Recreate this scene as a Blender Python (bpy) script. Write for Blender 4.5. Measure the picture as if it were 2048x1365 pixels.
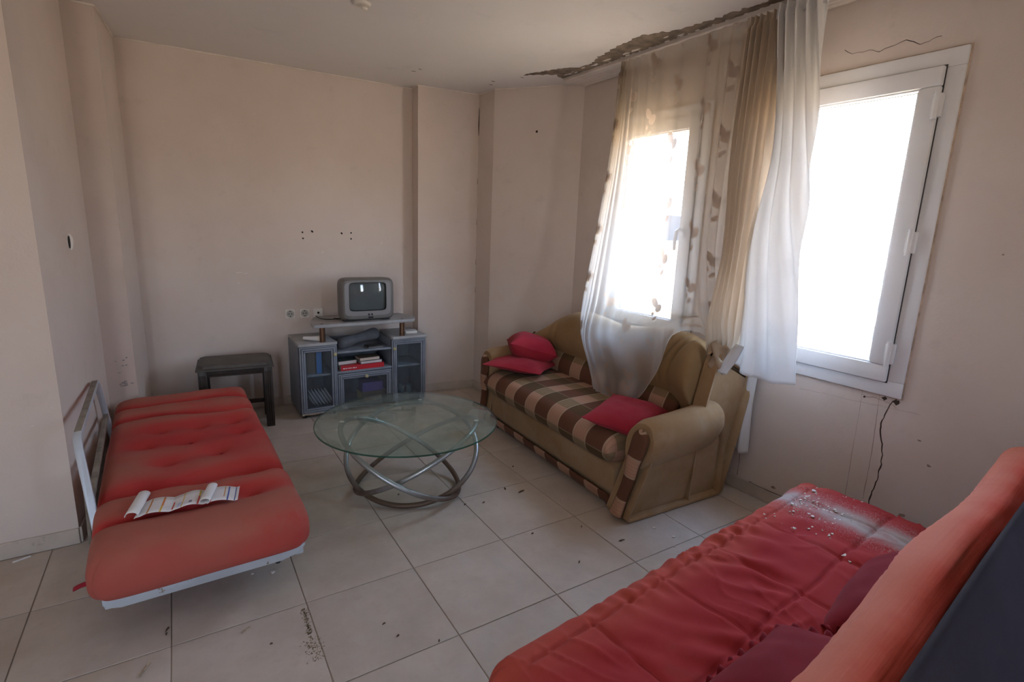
import bpy, bmesh, math, random
from mathutils import Vector, Matrix, noise
random.seed(7)
for o in list(bpy.data.objects): bpy.data.objects.remove(o)
scene = bpy.context.scene
COL = scene.collection

# ------------------------------------------------------------------ camera, world, exposure
def make_camera():
    yaw, pitch, roll = 0.566297892, 0.209660547, 0.0377483087
    cy, sy, cp, sp, cr, sr = math.cos(yaw), math.sin(yaw), math.cos(pitch), math.sin(pitch), math.cos(roll), math.sin(roll)
    fwd = Vector((sy*cp, cy*cp, -sp)); r0 = Vector((cy, -sy, 0)); u0 = r0.cross(fwd)
    r = r0*cr + u0*sr; u = -r0*sr + u0*cr
    cam = bpy.data.cameras.new('camera'); o = bpy.data.objects.new('camera', cam); COL.objects.link(o)
    cam.sensor_width = 36.0; cam.lens = 1054.57880/2048*36; cam.clip_start = 0.02; cam.clip_end = 500
    m = Matrix((r, u, -fwd)).transposed().to_4x4(); m.translation = (0.12733, -1.95236, 1.47841)
    o.matrix_world = m; scene.camera = o
make_camera()

def make_world():
    w = bpy.data.worlds.new('world'); scene.world = w; w.use_nodes = True
    nt = w.node_tree; nt.nodes.clear()
    out = nt.nodes.new('ShaderNodeOutputWorld'); bg = nt.nodes.new('ShaderNodeBackground')
    tc = nt.nodes.new('ShaderNodeTexCoord'); sep = nt.nodes.new('ShaderNodeSeparateXYZ')
    mr = nt.nodes.new('ShaderNodeMapRange'); mr.inputs[1].default_value = -1; mr.inputs[2].default_value = 1
    cr = nt.nodes.new('ShaderNodeValToRGB'); e = cr.color_ramp.elements
    e[0].position = 0.0; e[0].color = (0.56, 0.44, 0.32, 1)       # sunlit ground and roofs below the horizon
    e[1].position = 0.48; e[1].color = (0.95, 0.75, 0.57, 1)
    for p, c in ((0.505, (1.0, 0.97, 0.95, 1)), (0.57, (0.82, 0.95, 1.18, 1)), (0.75, (0.56, 0.78, 1.16, 1)), (1.0, (0.38, 0.58, 1.0, 1))):
        x = e.new(p); x.color = c
    nt.links.new(tc.outputs['Generated'], sep.inputs[0]); nt.links.new(sep.outputs[2], mr.inputs[0])
    nt.links.new(mr.outputs[0], cr.inputs[0]); nt.links.new(cr.outputs[0], bg.inputs[0]); nt.links.new(bg.outputs[0], out.inputs[0])
    bg.inputs[1].default_value = 20.5
make_world()
vs = scene.view_settings
scene.display_settings.display_device = 'sRGB'
vs.view_transform = 'Standard'; vs.look = 'None'; vs.exposure = 0.0; vs.gamma = 1.0; vs.use_curve_mapping = False
cy = scene.cycles
cy.max_bounces = 12; cy.diffuse_bounces = 7; cy.glossy_bounces = 4; cy.transmission_bounces = 8; cy.transparent_max_bounces = 24
cy.caustics_reflective = False; cy.caustics_refractive = False; cy.use_denoising = True; cy.sample_clamp_indirect = 6.0

def portal(name, loc, rot, sx, sy):
    l = bpy.data.lights.new(name, 'AREA'); l.shape = 'RECTANGLE'; l.size = sx; l.size_y = sy
    l.cycles.is_portal = True
    o = bpy.data.objects.new(name, l); COL.objects.link(o); o.location = loc; o.rotation_euler = rot
portal('window_portal', (3.13, -0.555, 1.53), (0, math.pi/2, 0), 1.22, 0.56)
portal('window_portal', (3.13, 0.64, 1.53), (0, math.pi/2, 0), 1.22, 0.56)
portal('window_portal', (2.0, -3.56, 1.53), (math.pi/2, 0, 0), 0.36, 1.1)
portal('door_portal', (-1.10, -3.56, 1.08), (math.pi/2, 0, 0), 0.8, 2.1)

# ------------------------------------------------------------------ helpers
class MB:
    def __init__(s): s.bm = bmesh.new(); s.uv = None
    def box(s, x0, x1, y0, y1, z0, z1, bevel=0.0, seg=2, mat=0, M=None):
        r = bmesh.ops.create_cube(s.bm, size=1.0); vs_ = r['verts']
        for v in vs_: v.co = Vector(((x0+x1)/2+v.co.x*(x1-x0), (y0+y1)/2+v.co.y*(y1-y0), (z0+z1)/2+v.co.z*(z1-z0)))
        fs = set(f for v in vs_ for f in v.link_faces); 
        if bevel > 0:
            es = list(set(e for v in vs_ for e in v.link_edges))
            rr = bmesh.ops.bevel(s.bm, geom=es, offset=bevel, segments=seg, profile=0.5, affect='EDGES')
            fs = set(rr['faces']) | set(f for f in fs if f.is_valid)
            vs_ = list(set(v for f in fs for v in f.verts))
        for f in fs: f.material_index = mat
        if M is not None:
            for v in vs_: v.co = M @ v.co
        return s
    def prism(s, pts, axis, a, b, bevel=0.0, seg=2, mat=0):
        """polygon pts (2-D) extruded along axis from a to b"""
        def P(p, t): return {'z': Vector((p[0], p[1], t)), 'y': Vector((p[0], t, p[1])), 'x': Vector((t, p[0], p[1]))}[axis]
        lo = [s.bm.verts.new(P(p, a)) for p in pts]; hi = [s.bm.verts.new(P(p, b)) for p in pts]
        n = len(pts); fs = [s.bm.faces.new(lo[::-1]), s.bm.faces.new(hi)]
        for i in range(n): fs.append(s.bm.faces.new((lo[i], lo[(i+1) % n], hi[(i+1) % n], hi[i])))
        bmesh.ops.recalc_face_normals(s.bm, faces=fs)
        if bevel > 0:
            es = list(set(e for f in fs for e in f.edges))
            rr = bmesh.ops.bevel(s.bm, geom=es, offset=bevel, segments=seg, profile=0.5, affect='EDGES')
            fs = [f for f in fs if f.is_valid] + rr['faces']
        for f in fs: f.material_index = mat
        return s
    def loft(s, rings, closed=True, caps=True, mat=0):
        V = [[s.bm.verts.new(p) for p in r] for r in rings]; fs = []
        n = len(rings[0])
        for i in range(len(V)-1):
            for j in range(n if closed else n-1):
                k = (j+1) % n
                fs.append(s.bm.faces.new((V[i][j], V[i][k], V[i+1][k], V[i+1][j])))
        if caps and closed:
            fs.append(s.bm.faces.new(V[0][::-1])); fs.append(s.bm.faces.new(V[-1]))
        for f in fs: f.material_index = mat
        bmesh.ops.recalc_face_normals(s.bm, faces=fs)
        return s
    def tube(s, pts, r, n=10, closed=False, mat=0, ry=None):
        pts = [Vector(p) for p in pts]; rings = []; N = len(pts); up = None
        for i, p in enumerate(pts):
            if closed: t = (pts[(i+1) % N]-pts[i-1])
            else: t = pts[min(i+1, N-1)]-pts[max(i-1, 0)]
            t.normalize()
            if up is None:
                up = Vector((0, 0, 1)) if abs(t.z) < 0.9 else Vector((1, 0, 0))
            a = t.cross(up); a.normalize(); b = a.cross(t); b.normalize(); up = b
            rr = r[i] if isinstance(r, (list, tuple)) else r
            rb = rr if ry is None else ry
            rings.append([p+a*math.cos(2*math.pi*k/n)*rr+b*math.sin(2*math.pi*k/n)*rb for k in range(n)])
        if closed:
            # match the frame twist by direct index search
            first = rings[0]; last = rings[-1]
            best = min(range(n), key=lambda q: sum((last[k]-first[(k+q) % n]).length for k in range(n)))
            rings.append([first[(k+best) % n].copy() for k in range(n)])
            s.loft(rings, caps=False, mat=mat); bmesh.ops.remove_doubles(s.bm, verts=s.bm.verts[:], dist=1e-6)
        else: s.loft(rings, mat=mat)
        return s
    def cyl(s, p, q, r, n=16, mat=0, r2=None):
        return s.tube([p, q], [r, r if r2 is None else r2], n, mat=mat)
    def lathe(s, prof, c, n=20, axis=(0, 0, 1), mat=0):
        """prof: (radius, height) list along axis from c"""
        a = Vector(axis).normalized(); u = a.orthogonal().normalized(); w = a.cross(u); c = Vector(c)
        rings = [[c+a*h+(u*math.cos(2*math.pi*k/n)+w*math.sin(2*math.pi*k/n))*max(r, 1e-4) for k in range(n)] for r, h in prof]
        return s.loft(rings, mat=mat)
    def grid(s, F, nu, nv, mat=0, uvf=None):
        """F(i,j)->Vector ; open surface with UVs"""
        if uvf and s.uv is None: s.uv = s.bm.loops.layers.uv.new('UVMap')
        V = [[s.bm.verts.new(F(i, j)) for j in range(nv+1)] for i in range(nu+1)]
        for i in range(nu):
            for j in range(nv):
                f = s.bm.faces.new((V[i][j], V[i+1][j], V[i+1][j+1], V[i][j+1])); f.material_index = mat
                if uvf:
                    for l, (a, b) in zip(f.loops, ((i, j), (i+1, j), (i+1, j+1), (i, j+1))): l[s.uv].uv = uvf(a, b)
        return V
    def obj(s, name, mats, parent=None, smooth=40, loc=None, rot=None):
        me = bpy.data.meshes.new(name); s.bm.normal_update(); s.bm.to_mesh(me); s.bm.free()
        for m in (mats if isinstance(mats, (list, tuple)) else [mats]): me.materials.append(m)
        if smooth:
            me.polygons.foreach_set('use_smooth', [len(p.vertices) < 13 for p in me.polygons])
            if smooth < 180: me.set_sharp_from_angle(angle=math.radians(smooth))
        o = bpy.data.objects.new(name, me); COL.objects.link(o)
        if parent is not None: o.parent = parent
        if loc is not None: o.location = loc
        if rot is not None: o.rotation_euler = rot
        return o

def thing(name, label, cat, loc=(0, 0, 0), rz=0.0, group=None):
    o = bpy.data.objects.new(name, None); COL.objects.link(o); o.location = loc; o.rotation_euler = (0, 0, rz)
    o.empty_display_size = 0.1
    o['label'] = label; o['category'] = cat
    if group: o['group'] = group
    return o
def tag(o, label, cat, group=None, kind=None):
    o['label'] = label; o['category'] = cat
    if group: o['group'] = group
    if kind: o['kind'] = kind
    return o
def struct(o): o['kind'] = 'structure'; return o
def stuff(o): o['kind'] = 'stuff'; return o
def lerp(a, b, t): return a+(b-a)*t
def interp(xs, ys, x):
    if x <= xs[0]: return ys[0]
    for i in range(len(xs)-1):
        if x <= xs[i+1]:
            t = (x-xs[i])/(xs[i+1]-xs[i]); t = t*t*(3-2*t) if False else t
            return ys[i]+(ys[i+1]-ys[i])*t
    return ys[-1]
def cat(xs, ys, x):
    """smooth (Catmull-Rom style) interpolation of numbers or Vectors"""
    n = len(xs)
    if x <= xs[0]: return ys[0]
    if x >= xs[-1]: return ys[-1]
    for i in range(n-1):
        if x <= xs[i+1]: break
    h = xs[i+1]-xs[i]; t = (x-xs[i])/h
    def m(k):
        if k == 0: return (ys[1]-ys[0])/(xs[1]-xs[0])
        if k == n-1: return (ys[-1]-ys[-2])/(xs[-1]-xs[-2])
        return (ys[k+1]-ys[k-1])/(xs[k+1]-xs[k-1])
    t2, t3 = t*t, t*t*t
    return ys[i]*(2*t3-3*t2+1)+m(i)*(h*(t3-2*t2+t))+ys[i+1]*(-2*t3+3*t2)+m(i+1)*(h*(t3-t2))
def smooth(a, b, x):
    t = min(1, max(0, (x-a)/(b-a))); return t*t*(3-2*t)
def nz(x, y, z=0.0, s=1.0): return noise.noise(Vector((x*s, y*s, z*s)))

# ------------------------------------------------------------------ materials
class NT:
    def __init__(s, name):
        s.m = bpy.data.materials.new(name); s.m.use_nodes = True; s.nt = s.m.node_tree; s.nt.nodes.clear()
        s.out = s.n('ShaderNodeOutputMaterial')
    def n(s, t, **kw):
        x = s.nt.nodes.new(t)
        for k, v in kw.items(): setattr(x, k, v)
        return x
    def l(s, a, b): s.nt.links.new(a, b)
    def math(s, op, a, b=None, c=None):
        x = s.n('ShaderNodeMath', operation=op)
        for i, v in enumerate((a, b, c)):
            if v is None: continue
            if isinstance(v, (int, float)): x.inputs[i].default_value = v
            else: s.l(v, x.inputs[i])
        return x.outputs[0]
    def mix(s, f, a, b, blend='MIX'):
        x = s.n('ShaderNodeMix', data_type='RGBA', blend_type=blend)
        if isinstance(f, (int, float)): x.inputs[0].default_value = f
        else: s.l(f, x.inputs[0])
        for i, v in ((6, a), (7, b)):
            if isinstance(v, tuple): x.inputs[i].default_value = (*v[:3], 1)
            else: s.l(v, x.inputs[i])
        return x.outputs[2]
    def noise(s, scale, detail=4, rough=0.55, co=None, dist=0.0):
        x = s.n('ShaderNodeTexNoise'); x.inputs['Scale'].default_value = scale; x.inputs['Detail'].default_value = detail
        x.inputs['Roughness'].default_value = rough; x.inputs['Distortion'].default_value = dist
        if co is not None: s.l(co, x.inputs['Vector'])
        return x.outputs[0]
    def ramp(s, f, a, b):
        x = s.n('ShaderNodeMapRange', interpolation_type='SMOOTHSTEP'); s.l(f, x.inputs[0])
        x.inputs[1].default_value = a; x.inputs[2].default_value = b
        return x.outputs[0]
    def co(s, kind='Object'): return s.n('ShaderNodeTexCoord').outputs[kind]
    def bump(s, h, strength=0.3, dist=0.01):
        x = s.n('ShaderNodeBump'); x.inputs['Strength'].default_value = strength; x.inputs['Distance'].default_value = dist
        s.l(h, x.inputs['Height']); return x.outputs[0]
    def bsdf(s, color, rough=0.6, metal=0.0, normal=None, spec=0.5, sheen=0.0):
        p = s.n('ShaderNodeBsdfPrincipled')
        if isinstance(color, tuple): p.inputs['Base Color'].default_value = (*color[:3], 1)
        else: s.l(color, p.inputs['Base Color'])
        if isinstance(rough, (int, float)): p.inputs['Roughness'].default_value = rough
        else: s.l(rough, p.inputs['Roughness'])
        p.inputs['Metallic'].default_value = metal; p.inputs['Specular IOR Level'].default_value = spec
        if sheen: p.inputs['Sheen Weight'].default_value = sheen
        if normal is not None: s.l(normal, p.inputs['Normal'])
        return p.outputs[0]
    def done(s, sh): s.l(sh, s.out.inputs[0]); return s.m

def pm(name, color, rough=0.6, metal=0.0, var=0.15, vscale=6.0, bump=0.0, bscale=60.0, spec=0.4, sheen=0.0, wear=None, wthr=(0.62, 0.7), wscale=9.0):
    t = NT(name); co = t.co()
    c = color
    if var: 
        d = tuple(x*(1-var) for x in color); b = tuple(min(1, x*(1+var)) for x in color)
        c = t.mix(t.ramp(t.noise(vscale, 5, co=co), 0.3, 0.7), d, b)
    if wear is not None:
        c = t.mix(t.ramp(t.noise(wscale, 6, 0.65, co=co), *wthr), c, wear)
    nr = None
    if bump: nr = t.bump(t.noise(bscale, 4, co=co), bump, 0.004)
    return t.done(t.bsdf(c, rough, metal, nr, spec, sheen))

def wall_mat(name, col, col2):
    t = NT(name); co = t.co()
    c = t.mix(t.ramp(t.noise(1.3, 5, 0.6, co=co), 0.3, 0.72), col, col2)
    c = t.mix(t.math('MULTIPLY', t.ramp(t.noise(6, 6, 0.7, co=co), 0.56, 0.75), 0.25), c, tuple(x*0.72 for x in col))
    c = t.mix(t.math('MULTIPLY', t.ramp(t.noise(38, 3, 0.6, co=co), 0.70, 0.76), 0.35), c, (0.75, 0.72, 0.68))
    h = t.math('ADD', t.math('MULTIPLY', t.noise(120, 4, co=co), 0.25), t.noise(7, 5, 0.6, co=co))
    return t.done(t.bsdf(c, 0.75, normal=t.bump(h, 0.22, 0.012), spec=0.25))
M = {}
M['wall'] = wall_mat('wall_plaster', (0.605, 0.525, 0.473), (0.655, 0.58, 0.532))
M['ceil'] = wall_mat('ceiling_paint', (0.72, 0.70, 0.685), (0.75, 0.735, 0.72))
M['bareplaster'] = pm('bare_plaster', (0.21, 0.17, 0.13), 0.9, var=0.35, vscale=14, bump=0.6, bscale=70)
M['paintflake'] = pm('paint_flake', (0.72, 0.66, 0.60), 0.8, var=0.12)
def tile_mat():
    t = NT('floor_tile_ceramic'); co = t.co(); oi = t.n('ShaderNodeObjectInfo')
    av = t.n('ShaderNodeVectorMath', operation='ADD'); t.l(co, av.inputs[0])
    rv = t.n('ShaderNodeCombineXYZ'); t.l(t.math('MULTIPLY', oi.outputs['Random'], 37.0), rv.inputs[0]); t.l(t.math('MULTIPLY', oi.outputs['Random'], 91.0), rv.inputs[1]); t.l(rv.outputs[0], av.inputs[1])
    p = av.outputs[0]
    c = t.mix(t.ramp(t.noise(4.5, 6, 0.65, p), 0.3, 0.7), (0.48, 0.42, 0.362), (0.57, 0.505, 0.442))
    c = t.mix(t.math('MULTIPLY', t.ramp(t.noise(22, 5, 0.7, p), 0.5, 0.8), 0.4), c, (0.42, 0.34, 0.27))
    c = t.mix(t.math('MULTIPLY', t.ramp(t.noise(2.2, 3, 0.5, p), 0.55, 0.72), 0.35), c, (0.44, 0.33, 0.235))
    v = t.math('MULTIPLY_ADD', oi.outputs['Random'], 0.10, 0.93)
    x = t.n('ShaderNodeVectorMath', operation='SCALE'); t.l(c, x.inputs[0]); t.l(v, x.inputs['Scale'])
    rough = t.math('MULTIPLY_ADD', t.noise(7, 5, 0.6, p), 0.3, 0.36)
    return t.done(t.bsdf(x.outputs[0], rough, normal=t.bump(t.noise(60, 4, co=p), 0.06, 0.003), spec=0.35))
M['tile'] = tile_mat()
M['grout'] = pm('grout', (0.34, 0.285, 0.235), 0.9, var=0.3, vscale=3)
M['skirting'] = pm('skirting_tile', (0.50, 0.44, 0.385), 0.5, var=0.12, vscale=5, wear=(0.30, 0.24, 0.19), wthr=(0.62, 0.75))
M['crack'] = pm('crack_dark', (0.05, 0.035, 0.025), 0.95, var=0.2)
M['crackfaint'] = pm('crack_faint', (0.30, 0.23, 0.18), 0.95, var=0.2)
M['pvc'] = pm('white_pvc', (0.74, 0.75, 0.77), 0.35, var=0.05, vscale=3, wear=(0.62, 0.59, 0.55), wthr=(0.6, 0.8), wscale=5)
M['gasket'] = pm('dark_gasket', (0.04, 0.04, 0.04), 0.7, var=0)
M['silicone'] = pm('old_silicone', (0.46, 0.36, 0.28), 0.8, var=0.3, vscale=20)
M['rail'] = pm('curtain_rail_white', (0.66, 0.61, 0.56), 0.5, var=0.1, wear=(0.4, 0.34, 0.28))
M['plastic'] = pm('socket_plastic', (0.70, 0.67, 0.61), 0.4, var=0.05)
M['well'] = pm('socket_well_shade', (0.40, 0.385, 0.35), 0.5, var=0.05)  # darker tone paints the shade inside the socket recess
M['darkhole'] = pm('dark_hole', (0.015, 0.012, 0.01), 0.9, var=0)
M['steel'] = pm('galvanised_steel', (0.5, 0.53, 0.56), 0.32, 0.9, var=0.12, vscale=8)
def rust_tube():
    t = NT('tube_steel_rusting'); co = t.co('Object'); sep = t.n('ShaderNodeSeparateXYZ'); t.l(co, sep.inputs[0])
    f = t.ramp(t.math('ADD', sep.outputs[2], t.math('MULTIPLY', t.noise(9, 5, co=co), 0.12)), 0.27, 0.12)
    c = t.mix(f, (0.40, 0.425, 0.44), (0.12, 0.075, 0.05))
    p = t.n('ShaderNodeBsdfPrincipled'); t.l(c, p.inputs['Base Color']); t.l(t.math('MULTIPLY_ADD', f, 0.12, 0.38), p.inputs['Roughness']); t.l(t.math('MULTIPLY_ADD', f, -0.55, 0.85), p.inputs['Metallic'])
    return t.done(p.outputs[0])
M['tube'] = rust_tube()
def glass(name, tint, dust, dustcol, rough=0.02, bumpscale=None, gloss=1.0):
    t = NT(name); tr = t.n('ShaderNodeBsdfTransparent'); tr.inputs[0].default_value = (*tint, 1)
    gl = t.n('ShaderNodeBsdfGlossy'); gl.inputs['Roughness'].default_value = rough
    fr = t.n('ShaderNodeFresnel'); t.l(t.math('MULTIPLY_ADD', t.n('ShaderNodeNewGeometry').outputs['Backfacing'], 1/1.5-1.5, 1.5), fr.inputs[0])
    if bumpscale:
        wv = t.n('ShaderNodeTexWave', bands_direction='X'); wv.inputs['Scale'].default_value = bumpscale; wv.inputs['Distortion'].default_value = 0
        t.l(t.co(), wv.inputs['Vector']); nn = t.bump(wv.outputs['Fac'], 0.9, 0.01); t.l(nn, gl.inputs['Normal'])
    a = t.n('ShaderNodeMixShader'); t.l(t.math('MULTIPLY', fr.outputs[0], gloss), a.inputs[0]); t.l(tr.outputs[0], a.inputs[1]); t.l(gl.outputs[0], a.inputs[2])
    df = t.n('ShaderNodeBsdfDiffuse'); df.inputs[0].default_value = (*dustcol, 1)
    b = t.n('ShaderNodeMixShader'); f = t.math('MULTIPLY', t.ramp(t.noise(5, 5, 0.6, t.co()), 0.2, 0.8), dust*2)
    if bumpscale: f = t.math('ADD', f, t.math('MULTIPLY', t.ramp(wv.outputs['Fac'], 0.3, 0.9), 0.07))
    t.l(f, b.inputs[0]); t.l(a.outputs[0], b.inputs[1]); t.l(df.outputs[0], b.inputs[2])
    return t.done(b.outputs[0])
M['pane'] = glass('window_glass', (0.96, 0.98, 0.98), 0.02, (0.7, 0.7, 0.68))
M['tableglass'] = glass('table_glass', (0.84, 0.92, 0.88), 0.12, (0.42, 0.47, 0.43), 0.03)
M['tableedge'] = glass('table_glass_edge', (0.10, 0.28, 0.22), 0.2, (0.08, 0.2, 0.16), 0.05)
M['reeded'] = glass('reeded_glass', (0.93, 0.96, 0.97), 0.015, (0.5, 0.52, 0.55), 0.08, 30.0, 1.0)
M['grey'] = pm('grey_laminate', (0.215, 0.24, 0.28), 0.45, var=0.10, vscale=12, wear=(0.26, 0.27, 0.29), wthr=(0.64, 0.74))
M['greytop'] = pm('dusty_grey_laminate', (0.34, 0.345, 0.35), 0.5, var=0.12, vscale=10)
M['chip'] = pm('bare_chipboard', (0.42, 0.33, 0.24), 0.95, var=0.35, vscale=60, bump=0.6)
M['darkinside'] = pm('cabinet_inside', (0.20, 0.22, 0.25), 0.7, var=0.1)
M['bronze'] = pm('bronze_post', (0.20, 0.12, 0.08), 0.3, 0.8, var=0.15)
M['brass'] = pm('brass_knob', (0.50, 0.46, 0.27), 0.35, 0.3, var=0.1)
M['tvsilver'] = pm('tv_silver_plastic', (0.165, 0.16, 0.155), 0.42, 0.15, var=0.06, vscale=4)
M['tvdark'] = pm('tv_back_plastic', (0.16, 0.15, 0.14), 0.5, var=0.1)
M['screen'] = pm('crt_screen', (0.085, 0.105, 0.112), 0.05, var=0, spec=0.7)
M['black'] = pm('black_plastic', (0.015, 0.015, 0.017), 0.4, var=0)
M['darkwood'] = pm('dark_walnut', (0.032, 0.022, 0.017), 0.42, var=0.35, vscale=10, bump=0.1)
M['dustwood'] = pm('dusty_dark_top', (0.075, 0.068, 0.060), 0.5, var=0.2, vscale=9)
def fabric(name, col, col2, vscale=3.0, bump=0.25, bscale=900.0, rough=0.95, sheen=0.06, fade=None, fmask=None, fold=0.0):
    t = NT(name); co = t.co()
    c = t.mix(t.ramp(t.noise(vscale, 5, 0.6, co=co), 0.32, 0.68), col, col2)
    if fade: c = t.mix(t.math('MULTIPLY', t.ramp(t.noise(vscale*2.3, 6, 0.65, co=co, dist=0.4), 0.46, 0.72), fmask or 0.7), c, fade)
    h = t.noise(bscale, 2, co=co)
    if fold:
        h = t.math('ADD', t.math('MULTIPLY', h, 0.12), t.math('MULTIPLY', t.noise(fold, 4, 0.5, co=co, dist=1.2), 1.0))
    return t.done(t.bsdf(c, rough, normal=t.bump(h, bump, 0.006), spec=0.15, sheen=sheen))
def red_futon():
    """raised parts are rubbed and dusty, the folds keep their first red"""
    t = NT('faded_red_futon_cloth'); co = t.co(); at = t.n('ShaderNodeAttribute'); at.attribute_name = 'wear'; sep = t.n('ShaderNodeSeparateXYZ'); t.l(co, sep.inputs[0])
    c = t.mix(t.ramp(t.noise(2.0, 5, 0.6, co=co), 0.32, 0.68), (0.41, 0.035, 0.035), (0.44, 0.058, 0.048))
    f = t.math('MULTIPLY', t.ramp(at.outputs['Fac'], 0.25, 0.75), t.ramp(t.math('ADD', t.noise(3.5, 6, 0.65, co=co), t.math('MULTIPLY', sep.outputs[0], -0.30)), 0.12, 0.58))
    c = t.mix(t.math('MULTIPLY', f, 0.9), c, (0.355, 0.125, 0.092))
    return t.done(t.bsdf(c, 0.95, normal=t.bump(t.noise(700, 2, co=co), 0.2, 0.004), spec=0.1, sheen=0.05))
M['redfuton'] = red_futon()
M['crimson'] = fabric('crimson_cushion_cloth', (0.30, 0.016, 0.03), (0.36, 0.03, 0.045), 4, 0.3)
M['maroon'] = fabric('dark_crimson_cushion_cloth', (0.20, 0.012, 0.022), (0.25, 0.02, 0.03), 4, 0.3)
M['navy'] = fabric('navy_backing_cloth', (0.036, 0.032, 0.044), (0.046, 0.041, 0.055), 4, 0.3, sheen=0.0)
M['tan'] = fabric('tan_velour', (0.30, 0.185, 0.092), (0.37, 0.25, 0.14), 3, 0.25, 700, fade=(0.40, 0.30, 0.20), fmask=0.5)
M['brownback'] = fabric('brown_velour', (0.25, 0.155, 0.068), (0.30, 0.195, 0.097), 3, 0.25, 700)
M['piping'] = fabric('brown_piping', (0.10, 0.055, 0.025), (0.12, 0.07, 0.03), 5, 0.1)
def seat_red():
    """futon seat cover: redder cloth; plaster dust lies in a band near one end (local x), a true stain of its own"""
    t = NT('red_seat_cover_dusty'); co = t.co(); sep = t.n('ShaderNodeSeparateXYZ'); t.l(co, sep.inputs[0])
    c = t.mix(t.ramp(t.noise(2.4, 5, 0.6, co=co), 0.32, 0.68), (0.33, 0.028, 0.032), (0.38, 0.042, 0.042))
    c = t.mix(t.math('MULTIPLY', t.ramp(t.math('ADD', sep.outputs[1], t.math('MULTIPLY', t.noise(4, 4, co=co), 0.1)), 0.17, 0.36), 0.75), c, (0.47, 0.095, 0.065))
    d = t.math('ABSOLUTE', t.math('ADD', t.math('ADD', sep.outputs[0], -0.66), t.math('MULTIPLY', t.noise(3.0, 3, co=co), 0.05)))
    band = t.ramp(d, 0.20, 0.02)
    sp = t.math('MAXIMUM', t.ramp(t.noise(170, 3, 0.8, co=co), 0.50, 0.62), t.math('MULTIPLY', t.ramp(d, 0.11, 0.02), 0.95))
    m = t.math('MULTIPLY', t.math('MULTIPLY', band, sp), t.ramp(t.noise(7, 4, 0.6, co=co), 0.15, 0.5))
    c = t.mix(m, c, (0.43, 0.40, 0.38))
    g = t.ramp(t.noise(5, 4, 0.6, co=co), 0.60, 0.74)
    c = t.mix(t.math('MULTIPLY', g, 0.25), c, (0.22, 0.06, 0.05))
    return t.done(t.bsdf(c, 0.95, normal=t.bump(t.noise(600, 2, co=co), 0.2, 0.004), spec=0.10, sheen=0.05))
M['redseat'] = seat_red()
def red_back():
    """sun-faded along the front of the crest, redder behind, with ribbed weave"""
    t = NT('faded_orange_red_cloth'); co = t.co(); sep = t.n('ShaderNodeSeparateXYZ'); t.l(co, sep.inputs[0])
    n1 = t.noise(4, 5, 0.6, co=co)
    c = t.mix(t.ramp(n1, 0.32, 0.68), (0.56, 0.060, 0.038), (0.60, 0.10, 0.062))
    f = t.ramp(t.math('ADD', sep.outputs[2], t.math('MULTIPLY', t.math('SUBTRACT', n1, 0.5), 0.05)), -0.050, 0.030)
    c = t.mix(t.math('MULTIPLY', f, 0.8), c, (0.60, 0.235, 0.17))
    st = t.n('ShaderNodeMapping'); st.inputs['Scale'].default_value = (1.2, 60, 60); t.l(co, st.inputs['Vector'])
    h = t.math('ADD', t.math('MULTIPLY', t.noise(600, 2, co=co), 0.1), t.noise(1.0, 3, co=st.outputs[0]))
    return t.done(t.bsdf(c, 0.95, normal=t.bump(h, 0.30, 0.012), spec=0.1, sheen=0.05))
M['redback'] = red_back()
def plaid():
    t = NT('brown_plaid'); uv = t.n('ShaderNodeUVMap'); uv.uv_map = 'UVMap'; sep = t.n('ShaderNodeSeparateXYZ'); t.l(uv.outputs[0], sep.inputs[0])
    u = t.math('FRACT', t.math('MULTIPLY', sep.outputs[0], 1/0.262)); v = t.math('FRACT', t.math('MULTIPLY', sep.outputs[1], 1/0.235))
    a = t.math('LESS_THAN', u, 0.46); b = t.math('LESS_THAN', v, 0.56)
    row0 = t.mix(a, (0.14, 0.062, 0.036), (0.42, 0.245, 0.165))
    row1 = t.mix(a, (0.105, 0.064, 0.028), (0.25, 0.175, 0.098))
    c = t.mix(b, row1, row0)
    # fine woven stripes in the light blocks, pale double lines at block edges
    def near(x, p, w): return t.math('LESS_THAN', t.math('ABSOLUTE', t.math('SUBTRACT', x, p)), w)
    pale = t.math('MAXIMUM', near(u, 0.02, 0.012), near(u, 0.44, 0.012))
    c = t.mix(t.math('MULTIPLY', pale, 0.7), c, (0.42, 0.36, 0.26))
    pale2 = near(v, 0.565, 0.012)
    c = t.mix(t.math('MULTIPLY', pale2, 0.6), c, (0.30, 0.24, 0.16))
    fine = t.math('MULTIPLY', t.math('GREATER_THAN', t.math('FRACT', t.math('MULTIPLY', sep.outputs[0], 1/0.02)), 0.72), a)
    c = t.mix(t.math('MULTIPLY', fine, 0.18), c, (0.16, 0.08, 0.05))
    co = t.co()
    return t.done(t.bsdf(c, 0.95, normal=t.bump(t.noise(700, 2, co=co), 0.25, 0.005), spec=0.10, sheen=0.05))
M['plaid'] = plaid()
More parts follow.
